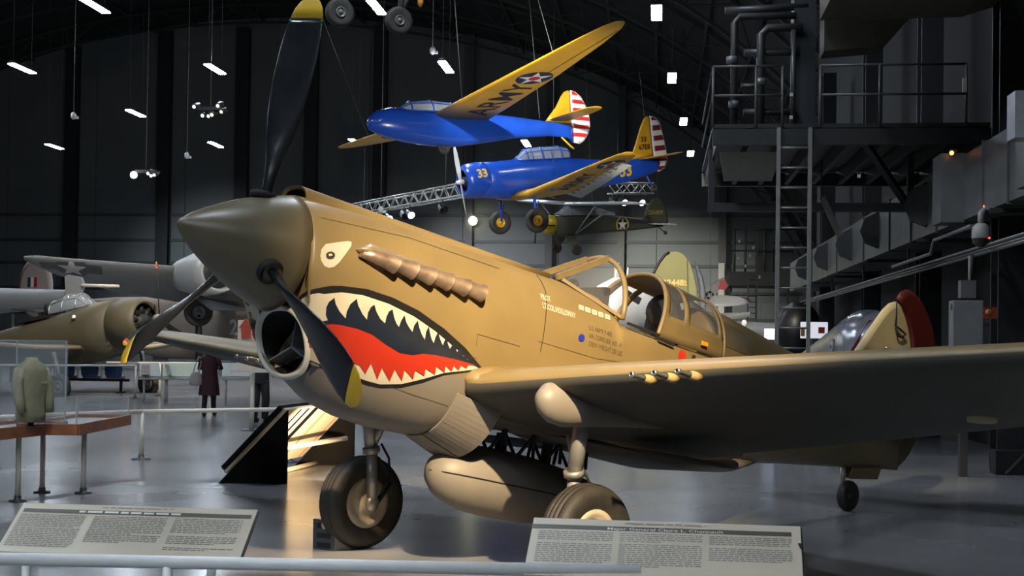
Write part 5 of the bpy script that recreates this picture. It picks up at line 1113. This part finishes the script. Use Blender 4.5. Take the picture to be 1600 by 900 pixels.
def head_parts(g, k, hair_m, long_hair):
    hm = MB(); hm.ball((0, .0, 1.63*k), (.098*k, .105*k, .105*k), 18)
    if long_hair: hm.ball((0, -.035*k, 1.54*k), (.115*k, .085*k, .15*k), 16); hm.ball((.02*k, -.05*k, 1.46*k), (.09*k, .06*k, .10*k), 12)
    hm.build('hair', hair_m, g)
    f = MB()
    for s in (-1, 1): f.ball((s*.033*k, .098*k, 1.60*k), .011*k, 8)
    f.build('eyes', mblk, g); n = MB(); n.ball((0, .112*k, 1.575*k), (.012*k, .018*k, .02*k), 8); n.build('nose', skin_m, g); mo = MB(); mo.ball((0, .10*k, 1.54*k), (.025*k, .008*k, .008*k), 8); mo.build('mouth', mat('lip_tone', (.35, .12, .1), .5), g)
wp_ = ground(326, 650); k = 1.52/1.7
g = thing('person', 'person in a long maroon coat with dark hair, walking away across the hall', 'person', wp_, (0, 0, .15))
make_person(g, 1.52, .12, ((-.25, .10, 1.15), (-.14, .30, 1.22)), ((.24, .08, 1.14), (.12, .28, 1.20)), skin_m)
head_parts(g, k, mat('hair_dark', (.012, .008, .006), .5, 0, .2), True)
coat = MB(); rr = []
for z, w, d, dy in ((.50, .255, .17, .0), (.62, .245, .165, 0), (.85, .215, .15, 0), (1.05, .18, .13, 0), (1.25, .20, .135, 0), (1.38, .205, .12, 0), (1.45, .14, .10, 0), (1.49, .075, .075, 0)):
    rr.append([Vector((w*cos(q)*(1+.03*sin(5*q)), d*sin(q)*(1+.04*cos(6*q))+dy, z))*k for q in [2*pi*i/32 for i in range(32)]])
coat.loft(rr, False, False)
mar = mat('maroon_coat', (.045, .010, .016), .8, 0, .2, 9); co = coat.build('coat', mar, g)
for s in (-1, 1):
    sl = MB(); e, w_ = (Vector((s*.25, .10, 1.15)), Vector((s*.14, .29, 1.21))); sl.path([Vector((s*.17, 0, 1.40))*k, e*k, w_*k], [.075*k, .062*k, .052*k], 12); sl.build('sleeve', mar, co)
    tr = MB(); st = .12*s; tr.path([Vector((s*.09, 0, .62))*k, Vector((s*.09, .04+st*.45, .49))*k, Vector((s*.09, -.02+st, .10))*k], [.085*k, .068*k, .055*k], 12); tr.build('trouser_leg', mat('dark_trousers', (.012, .013, .018), .7), g)
    sh = MB(); sh.ball(Vector((s*.10, .07+st, .045))*k, (.05*k, .13*k, .05*k), 12); sh.build('shoe', mblk, g)
bp = wp_+Vector((-.24, -.16, 0)); b = thing('shoulder_bag', 'pale shoulder bag hanging from the person in the maroon coat', 'bag', bp, (0, 0, .4))
m = MB(); rr = [[Vector((w*cos(q), .06*sin(q), z)) for q in [2*pi*i/20 for i in range(20)]] for z, w in ((.66, .10), (.69, .14), (.80, .14), (.92, .10), (.95, .06))]; m.loft(rr, True, True); m.build('bag_body', mat('bag_pale', (.42, .36, .36), .7, 0, .08), b)
st = MB(); st.path([(-.06, 0, .92), (-.02, -.03, 1.10), (.06, -.01, 1.28), (.12, .06, 1.24), (.10, .08, 1.10), (.06, .04, .93)], .013, 6); st.build('strap', mat('bag_pale', (0, 0, 0)), b)
pp_ = at(406, 640, 24.5); pp_.z = 0
g = thing('person', 'person in dark clothes standing behind the sign with the red arrow', 'person', pp_, (0, 0, -.2)); k = 1.66/1.7
make_person(g, 1.66, .05, ((-.26, .02, 1.14), (-.24, .16, .95)), ((.26, .02, 1.14), (.22, .20, 1.0)), skin_m); head_parts(g, k, mat('hair_dark', (0, 0, 0)), False)
jk = MB(); rr = []
for z, w, d in ((.80, .19, .14), (.95, .185, .135), (1.1, .17, .125), (1.28, .20, .13), (1.40, .20, .115), (1.46, .12, .09), (1.49, .07, .07)): rr.append([Vector((w*cos(q), d*sin(q), z))*k for q in [2*pi*i/28 for i in range(28)]])
jk.loft(rr, False, False); jo = jk.build('jacket', mat('dark_jacket', (.014, .015, .016), .8, 0, .2), g)
for s in (-1, 1):
    sl = MB(); ee, ww = (Vector((s*.26, .02, 1.14)), Vector((s*.235, .16, .96))); sl.path([Vector((s*.17, 0, 1.40))*k, ee*k, ww*k], [.078*k, .064*k, .052*k], 12); sl.build('sleeve', mat('dark_jacket', (0, 0, 0)), jo)
    st = .05*s; tr = MB(); tr.path([Vector((s*.09, 0, .88))*k, Vector((s*.10, .04+st*.45, .49))*k, Vector((s*.10, -.02+st, .07))*k], [.105*k, .082*k, .068*k], 14); tr.build('trouser_leg', mat('grey_trousers', (.030, .031, .030), .8, 0, .15), g)
    sh = MB(); sh.ball(Vector((s*.105, .06+st, .045))*k, (.05*k, .14*k, .05*k), 12); sh.build('shoe', mblk, g)

# ------------------------------------------------------------------ barriers, seats, exhibits on the floor
tube_w = mat('rail_white', (.86, .79, .66), .35, .1, .04); tube_s = mat('rail_grey', (.60, .59, .57), .35, .15, .06)
def post(g, p, z, r=.028, m_=tube_w):
    MB().tube((p.x, p.y, .01), (p.x, p.y, z), r, r, 12).build('post', m_, g); MB().lathe([(0, 0), (.13, 0), (.13, .012), (.04, .02), (.04, .07)], (p.x, p.y, 0), (0, 0, 1), 16).build('post_foot', mat('foot_grey', (.10, .10, .11), .4, .5), g)
def barrier(label, pts, z, r=.031, m_=tube_w, posts=None):
    o = Vector((pts[0].x, pts[0].y, 0)); g = thing('barrier_rail', label, 'barrier', o)
    for a, b in zip(pts, pts[1:]): MB().tube((a.x-o.x, a.y-o.y, z), (b.x-o.x, b.y-o.y, z), r, r, 10).build('rail', m_, g)
    for p in (posts if posts is not None else pts): post(g, p-o, z, r, m_)
    return g
zr = .655
b1 = ground(222, 722); b2 = ground(452, 724); b3 = ground(578, 728); b0_ = ground(152, 740)
q1 = ground(222, 643, zr); q2 = ground(470, 637, zr)
barrier('white barrier rail with thin posts on the floor behind the black slanted stand', [Vector((q1.x-1.6, q1.y-2.6, 0)), Vector((q1.x, q1.y, 0)), Vector((q2.x+.6, q2.y, 0)), Vector((b3.x, b3.y+.2, 0)), Vector((b3.x+6, b3.y+4, 0))], zr, posts=[Vector((q1.x, q1.y, 0)), Vector((ground(452, 722).x, ground(452, 722).y, 0)), Vector((b3.x, b3.y+.2, 0))])
f0, f1 = ground(100, 640), ground(330, 617)
barrier('grey barrier rail in front of the olive dive bomber', [at(-10, 576, 31), at(60, 577, 31.5), at(212, 577, 33)], .90, .03, tube_s, [at(60, 577, 31.5), at(212, 577, 33)])
barrier('white rail behind the sloped information boards', [at(166, 572, 34), at(250, 573, 34.5), at(330, 573, 35)], .95, .035, tube_w, [at(250, 573, 34.5), at(330, 573, 35)])
# blue seats on a shared beam
bs = at(125, 600, 36.2); bs.z = 0; g = thing('bench_seating', 'row of blue moulded seats on a black beam at the left', 'bench', bs)
MB().box((0.0, 0, .38), (3.1, .09, .08)).build('beam', mblk, g)
for x in (-1.3, 1.3): MB().box((x, 0, .19), (.07, .07, .38)).build('leg', mblk, g); MB().box((x, 0, .02), (.07, .55, .04)).build('foot', mblk, g)
sb_ = mat('seat_blue', (.03, .07, .20), .45, 0, .1)
for i in range(4):
    x = -1.12+.75*i
    m = MB(); rr = []
    for z, w, t in ((.46, .22, .0), (.55, .27, .02), (.72, .29, .03), (.84, .25, .01), (.88, .16, 0)): rr.append([Vector((x+w*cos(q), -.26-.10*sin(q)*.3+.10*abs(cos(q))**2+.03*(1 if sin(q) > 0 else -1), z)) for q in [2*pi*j/20 for j in range(20)]])
    m.loft(rr, True, True); m.build('backrest', sb_, g)
    m = MB(); m.loft([[Vector((x+.27*k_*cos(q), .02+.27*k_*sin(q), z)) for q in [2*pi*j/20 for j in range(20)]] for z, k_ in ((.42, .8), (.44, 1), (.48, 1), (.49, .9))], True, True); m.build('seat', mat('seat_grey', (.22, .23, .25), .5), g)
    MB().box((x-.36, -.2, .62), (.03, .06, .40)).build('armrest_support', tube_w, g)
# information boards
board_t = (mat('board_pale', (.36, .38, .34), .5, 0, .06), mat('board_green', (.42, .47, .33), .5, 0, .06))
for k, (u0, u1, lb) in enumerate(((218, 252, 'leftmost sloped information board with a photo, behind the far propeller blade'), (254, 330, 'long pale green sloped information board left of the person in maroon'), (347, 392, 'sloped grey information board right of the person in maroon'))):
    a, b = at(u0, 588, 31), at(u1, 588, 31); a2, b2 = at(u0, 567, 32), at(u1-4, 567, 32); o = (a+b)/2; o.z = 0; g = thing('information_board', lb, 'information board', o)
    m = MB(); m.prism([a-o, b-o, b2-o, a2-o], (0, .0, -.05)); m.build('panel', board_t[k % 2], g)
    if k == 0: c = MB(); c.prism([at(220, 586, 30.9)-o, at(234, 586, 30.9)-o, at(233, 570, 31.8)-o, at(221, 570, 31.8)-o], (0, 0, .01)); c.build('picture', mat('picture_brown', (.20, .13, .09), .6, 0, .3, 9), g)
    if k == 1: c = MB(); c.prism([at(262, 586, 30.9)-o, at(268, 586, 30.9)-o, at(264, 570, 31.8)-o, at(258, 570, 31.8)-o], (0, 0, .01)); c.build('black_strip', mblk, g)
    for p in (a, b): MB().tube((p.x-o.x, .3, 0), (p.x-o.x, .3, p.z-.05), .03, .03, 8).build('leg', tube_s, g)
    MB().tube((a.x-o.x, 0-.0+a.y-o.y, a.z-.06), (b.x-o.x, b.y-o.y, b.z-.06), .03, .03, 8).build('front_rail', tube_s, g)
# sign with a red arrow
o = ground(393, 672); g = thing('arrow_sign', 'beige sign board with a red arrow on a cream post, beside the intake', 'sign', o)
P = [at(u, v, 22.3)-o for u, v in ((370, 579), (440, 579), (440, 500), (372, 500))]
bm2 = MB().prism(P, (0, .05, 0)).build('board', mat('board_beige', (.90, .74, .62), .6, 0, .05), g)
P = [at(u, v, 22.25)-o for u, v in ((376, 528), (391, 528), (391, 511), (395, 511), (385, 497), (375, 511), (377, 511))]
MB().prism([at(u, v, 22.26)-o for u, v in ((377, 529), (391, 529), (391, 512), (396, 512), (384, 497), (373, 512), (377, 512))], (0, .03, 0)).build('red_arrow', mat('arrow_red', (.62, .10, .05), .5, 0, 0, ), g)
MB().bar(at(362, 580, 22.2)-o, at(440, 580, 22.2)-o, .10, .05).build('ledge', tube_w, g); MB().tube((0, 0, 0), (0, 0, at(393, 580, 22.3).z), .045, .045, 12).build('post', tube_w, g); MB().lathe([(0, 0), (.2, 0), (.2, .015), (.05, .03)], (0, 0, 0), (0, 0, 1), 18).build('post_foot', mat('foot_grey', (0, 0, 0)), g)
# black slanted display stand
A, B_, T = ground(341, 755), ground(447, 756), at(447, 641, ground(447, 756).y); C_, D_ = ground(461, 727), ground(552, 727)
o = (A+D_)/2; g = thing('slanted_display_stand', 'black triangular display stand with lit boards between its sides, left of the wheel', 'display stand', o)
sbm = mat('stand_black', (.006, .0055, .0055), .55, 0, .1); ht = T.z; sbm.node_tree.nodes['Principled BSDF'].inputs['Specular IOR Level'].default_value = .12; sbm.node_tree.nodes['Principled BSDF'].inputs['Roughness'].default_value = .8
dn = (C_-A).normalized()
m = MB(); m.prism([A-o, B_-o, B_-o+Vector((0, 0, ht))], dn*.04); m.build('side_panel', sbm, g)
m = MB(); m.prism([C_-o, D_-o, D_-o+Vector((0, 0, ht))], dn*.04); m.build('side_panel', sbm, g)
hyp = (B_+Vector((0, 0, ht))-A); upn = hyp.cross(dn).normalized(); upn = -upn if upn.z < 0 else upn
L0 = (C_-A).length
bw = mat('board_cream', (.72, .64, .50), .55, 0, .04)
m = MB(); a = A-o+hyp*.12+upn*.02; b = A-o+hyp*.99+upn*.02; m.prism([a, b, b+dn*(L0+.04), a+dn*(L0+.04)], upn*.03); bo = m.build('board', bw, g)
m = MB(); a = A-o+hyp*.14+upn*.055-dn*.03; b = A-o+hyp*.98+upn*.055-dn*.03; m.prism([a, b, b+dn*(L0+.1), a+dn*(L0+.1)], upn*.05); m.build('board_face', sbm, g)
for t, w, mm in ((.22, .03, sbm), (.32, .05, sbm), (.42, .13, sbm), (.66, .025, mat('orange_stripe', (.55, .22, .05), .5)), (.94, .02, mat('orange_stripe', (0, 0, 0)))):
    m = MB(); a = A-o+hyp*.14+upn*.012+dn*(L0*t); b = A-o+hyp*.97+upn*.012+dn*(L0*t); m.prism([a, b, b+dn*w, a+dn*w], upn*.01); m.build('board_stripe', mm, bo)
m = MB(); p = A-o+hyp*.50+Vector((.12, 0, -.05))+dn*.06; m.tube(p, p+dn*(L0*.93)+Vector((.2, 0, .0)), .032, .032, 12); m.build('cross_tube', tube_w, g)
m = MB(); p = B_-o+Vector((-.5, 0, .03)); m.tube(p, p+dn*L0, .03, .03, 12); m.build('base_tube', tube_w, g)
# unseen floor spotlight added to light the boards, hidden behind the tyre
fp = ground(592, 768, 0); g = thing('added_floor_spot', 'small black floor spotlight added out of sight behind the left tyre to light the slanted stand', 'spotlight', fp)
MB().box((.04, 0, .012), (.16, .12, .024)).build('base', dark_steel, g); MB().bar((.08, 0, .02), (.08, 0, .15), .02, .02).build('yoke', dark_steel, g)
m = MB(); dd_ = (Vector((-4.5, 15.3, .45))-fp-Vector((0, 0, .17))).normalized(); m.lathe([(0, -.16), (.05, -.15), (.055, -.02), (.05, -.02), (.045, -.13), (0, -.135)], (0, 0, .17), dd_, 16); m.build('lamp_can', mat('can_black', (0, 0, 0)), g)
# wheel chock
p0, p1, p2 = ground(523, 861), ground(560, 857), ground(489, 857); o = p0.copy(); g = thing('wheel_chock', 'grey wedge chock with three dark slots in front of the left tyre', 'wheel chock', o)
hz = at(523, 814, p0.y).z; e = (p1-p0); bk = (p2-p0)
m = MB(); m.prism([Vector((0, 0, 0)), e, e+Vector((0, 0, .03)), e*.18+Vector((0, 0, hz)), Vector((0, 0, hz))], bk); bevel(m.build('chock_body', mat('chock_grey', (.20, .185, .17), .55, 0, .06), g), .006)
nrm = bk.cross(Vector((0, 0, 1))).normalized(); nrm = -nrm if nrm.dot(e) > 0 else nrm
for z in (.80, .48, .16): c = bk*.5+Vector((0, 0, hz*z))+nrm*.002; m = MB(); m.bar(c-bk*.31, c+bk*.31, .01, hz*.17); m.build('slot', mblk, g)
m = MB(); m.prism([nrm*.003, bk+nrm*.003, bk+nrm*.003+Vector((0, 0, hz)), nrm*.003+Vector((0, 0, hz))], -nrm*.001); m.build('shaded_end_face', mat('chock_end_shade', (.055, .065, .08), .5), g)  # thin dark sheet painting the chock's end face as unlit
m = MB(); m.ball(bk*.45+Vector((0, 0, hz*.82))+nrm*.015, (.022, .02, .03), 10); m.build('rope_knot', mat('rope_pale', (.5, .46, .38), .7), g)

# ------------------------------------------------------------------ display cases at the left
wood = mat('case_wood', (.36, .13, .058), .4, 0, .25, 5); acr = mat('acrylic_sheet', (.75, .82, .86), .04, 0, 0, alpha=.10); acre = mat('acrylic_edge', (.62, .66, .66), .15, 0, 0, alpha=.55)
zt = .76
def case(label, uA, uB, vA, vB, z1, name):
    a, b = ground(uA, vA, zt), ground(uB, vB, zt); o = Vector((a.x, a.y, 0)); g = thing('display_case', label, 'display case', o); d = (b-a); d.z = 0; L_ = d.length; d.normalize(); n = Vector((-d.y, d.x, 0)); W_ = .62
    P = lambda t, s, z: d*t+n*s+Vector((0, 0, z))
    fr = MB()
    for (t0, s0, t1, s1) in ((0, 0, L_, 0), (0, W_, L_, W_), (0, 0, 0, W_), (L_, 0, L_, W_)): fr.bar(P(t0, s0, zt-.05), P(t1, s1, zt-.05), .035, .115)
    fr.build('wooden_frame', wood, g)
    m = MB(); m.prism([P(0, 0, zt-.06), P(L_, 0, zt-.06), P(L_, W_, zt-.06), P(0, W_, zt-.06)], (0, 0, .03)); m.build('tray', mat('case_tray', (.36, .37, .36), .5), g)
    for q in ([P(0, .02, zt), P(L_, .02, zt), P(L_, .02, z1), P(0, .02, z1)], [P(0, W_, zt), P(L_, W_, zt), P(L_, W_, z1), P(0, W_, z1)], [P(L_, 0, zt), P(L_, W_, zt), P(L_, W_, z1), P(L_, 0, z1)], [P(0, 0, zt), P(0, W_, zt), P(0, W_, z1), P(0, 0, z1)], [P(0, 0, z1), P(L_, 0, z1), P(L_, W_, z1), P(0, W_, z1)]):
        nn = (q[1]-q[0]).cross(q[3]-q[0]).normalized(); MB().prism(q, nn*.006).build('clear_panel', acr, g)
    for t, s in ((0, .02), (L_, .02), (L_, W_), (0, W_)): MB().bar(P(t, s, zt), P(t, s, z1), .012, .012).build('panel_edge', acre, g)
    for s, e in ((.02, 0), (W_, 0)): MB().bar(P(0, s, z1), P(L_, s, z1), .010, .010).build('panel_edge', acre, g)
    for t in ((.60,) if name else (.28,)):
        for s in (.10, W_-.08): MB().tube(P(L_*t, s, 0.01), P(L_*t, s, zt-.1), .026, .026, 12).build('leg', tube_w, g); MB().lathe([(0, 0), (.09, 0), (.09, .012), (.035, .02), (.035, .06)], P(L_*t, s, 0), (0, 0, 1), 14).build('leg_foot', mat('foot_grey', (0, 0, 0)), g)
    return g, P, L_
g1, P1, L1 = case('tall clear display case with a khaki tunic, wooden edge, at the left edge', -60, 104, 676, 660, 1.62, 1)
g2, P2, L2 = case('low clear display case with a reddish wooden edge, right of the tall one', 122, 203, 664, 649, .98, 0)
MB().box(P1(L1+.10, .3, zt-.06), (.2, .5, .10)).build('dark_connector', mblk, g1)
c = at(48, 650, (Vector(g1.location)+P1(L1*.62, .30, 0)).y); g = thing('uniform_tunic', 'khaki uniform tunic on a stand inside the tall clear case', 'uniform', (c.x, c.y, zt-.02), (0, 0, 1.15))
kh = mat('khaki_cloth', (.32, .30, .19), .85, 0, .15, 8)
m = MB(); rr = []
for z, w, d in ((.06, .15, .11), (.14, .16, .115), (.28, .14, .10), (.44, .165, .115), (.56, .175, .11), (.63, .15, .09), (.68, .07, .065), (.71, .055, .055)): rr.append([Vector((w*cos(q)*(1+.02*sin(7*q)), d*sin(q), z)) for q in [2*pi*i/30 for i in range(30)]])
m.loft(rr, True, True); m.build('jacket', kh, g)
for s in (-1, 1): m = MB(); m.path([(s*.13, 0, .59), (s*.185, -.02, .45), (s*.18, -.05, .28), (s*.165, -.08, .16)], [.062, .055, .048, .042], 14); m.build('sleeve', kh, g)
m = MB(); m.tube((0, 0, .0), (0, 0, .12), .03, .03, 10); m.lathe([(0, 0), (.12, 0), (.12, .015), (0, .02)], (0, 0, 0), (0, 0, 1), 18); m.build('stand', mblk, g)
m = MB(); m.box((.06, -.118, .46), (.07, .015, .02)); m.build('ribbon_bar', mat('ribbon', (.5, .45, .35), .6), g)
c2 = Vector(g1.location)+P1(L1*.55, .52, 0); g = thing('pale_panel', 'pale upright panel beside the khaki tunic in the case', 'panel', (c2.x, c2.y, zt-.02)); m = MB(); m.box((0, 0, .30), (.14, .03, .58)); bevel(m.build('sheet', mat('panel_pale', (.34, .36, .36), .5), g), .01)

# ------------------------------------------------------------------ foreground rail and the two reading panels
rl_m = mat('foreground_rail', (.80, .81, .80), .40, 0, .06)
ra, rb = ground(-60, 872, .715), ground(1000, 893, .715); o = Vector((ra.x, ra.y, 0)); g = thing('guard_rail', 'grey tubular guard rail crossing the bottom left foreground', 'barrier', o)
MB().tube(ra-o, rb-o, .027, .027, 18).build('rail', rl_m, g)
for u in (258, 940): t = (ground(u, 880, .715).x-ra.x)/(rb.x-ra.x); p = ra.lerp(rb, t)-o; MB().tube((p.x, p.y, 0), (p.x, p.y, p.z), .022, .022, 14).build('post', rl_m, g)
def panel(label, px, Yt, Yb, title, sub, rows, seed, t0):
    (tl, tr, br, bl) = px; TL, TR = at(*tl, Yt), at(*tr, Yt); BR, BL = at(*br, Yb), at(*bl, Yb)
    o = (BL+BR)/2; o.z = 0; g = thing('reading_panel', label, 'text panel', o)
    n = (TR-TL).cross(TL-BL).normalized(); n = -n if n.z < 0 else n
    m = MB(); m.prism([BL-o, BR-o, TR-o, TL-o], -n*.012); pb_ = bevel(m.build('board', mat('panel_stone', (.50, .44, .345), .45, 0, .04, 3), g), .004)
    m = MB(); m.prism([BL-o-n*.0125, BR-o-n*.0125+(BR-BL)*.006, TR-o-n*.0125+(TR-TL)*.006, TL-o-n*.0125], -n*.006); m.build('backing', mblk, g)
    W_ = (TR-TL).length
    def S(x, y): return TL.lerp(TR, x).lerp(BL.lerp(BR, x), y)-o+n*.0015         # x across, y down
    b = MB()
    x0, x1 = t0
    m = MB(); m.add([S(x0, .13), S(x1, .13), S(x1, .21), S(x0, .21)], [(0, 1, 2, 3)]); m.build('title_bar', mat('bar_brown', (.06, .052, .04), .5, 0, 0), g)
    def lay(txt, size, cx, cy, mm, nm, bold=0.):
        vs, fs = text_shapes(txt, 1, 'CENTER', bold); hgt = (BL-TL).length; m = MB()
        m.add([S(cx+v.x*size/W_, cy-v.y*size/hgt)+n*.0008 for v in vs], fs); m.build(nm, mm, g)
    tp_ = mat('title_pale', (.62, .60, .54), .5, 0, 0); rnd = random.Random(seed)
    def words(cx, w, y0, y1, m_, nm):                     # words too blurred to read
        m = MB(); x = cx-w/2
        while x < cx+w/2: q = min(rnd.uniform(.02, .07), cx+w/2-x); m.add([S(x, y0)+n*.0008, S(x+q, y0)+n*.0008, S(x+q, y1)+n*.0008, S(x, y1)+n*.0008], [(0, 1, 2, 3)]); x += q+.010
        m.build(nm, m_, g)
    if title: lay(title, .037, .5, .198, tp_, 'title', .012)
    else: words(.475, .43, .148, .188, tp_, 'title')
    words(.5, .30, .058, .078, mat('subtitle_red', (.27, .21, .18), .5, 0, 0), 'heading_line')
    m = MB()
    for c, (xa, xb, blocks) in enumerate(rows):
        for ya, yb, last in blocks:
            y = ya
            while y < yb:
                x = xa; end = xb if y+.032 < yb else xa+(xb-xa)*last
                while x < end:
                    w = rnd.uniform(.012, .034); w = min(w, end-x)
                    if w > .004: m.add([S(x, y), S(x+w, y), S(x+w, y+.0165), S(x, y+.0165)], [(0, 1, 2, 3)])
                    x += w+.0045
                y += .034
    m.build('body_text', mat('print_grey', (.20, .185, .16), .5, 0, 0), g, kind='stuff')
    for x in (.12, .88): p = S(x, .93)-n*.03; MB().tube((p.x, p.y, 0), p, .02, .02, 10).build('leg', rl_m, g)
    if seed == 2:
        p = S(.995, .40); MB().add([S(.985, .33)+n*.001, S(1.0, .33)+n*.001, S(1.0, .46)+n*.001, S(.993, .42)+n*.001], [(0, 1, 2, 3)]).build('corner_notch', mblk, g)
panel('left stone-coloured reading panel in the foreground, tilted above the guard rail', ((37, 785), (403, 796), (374, 875), (-8, 861)), 5.75, 5.22, None, None, [(.02, .30, ((.25, .50, .9), (.53, .90, .95))), (.335, .645, ((.25, .60, .6), (.62, .78, .5))), (.675, .96, ((.25, .55, .8), (.60, .74, .7), (.82, .86, .6)))], 1, (.02, .985))
panel('right stone-coloured reading panel in the foreground, with a notched right edge', ((834, 808), (1251, 822), (1256, 912), (817, 897)), 5.75, 5.22, 'Major General Claire L. Chennault', None, [(.03, .31, ((.25, .42, .4), (.46, .78, .9))), (.335, .64, ((.25, .40, .5), (.44, .82, .5))), (.665, .965, ((.25, .42, .3), (.46, .68, .9)))], 2, (0, .965))
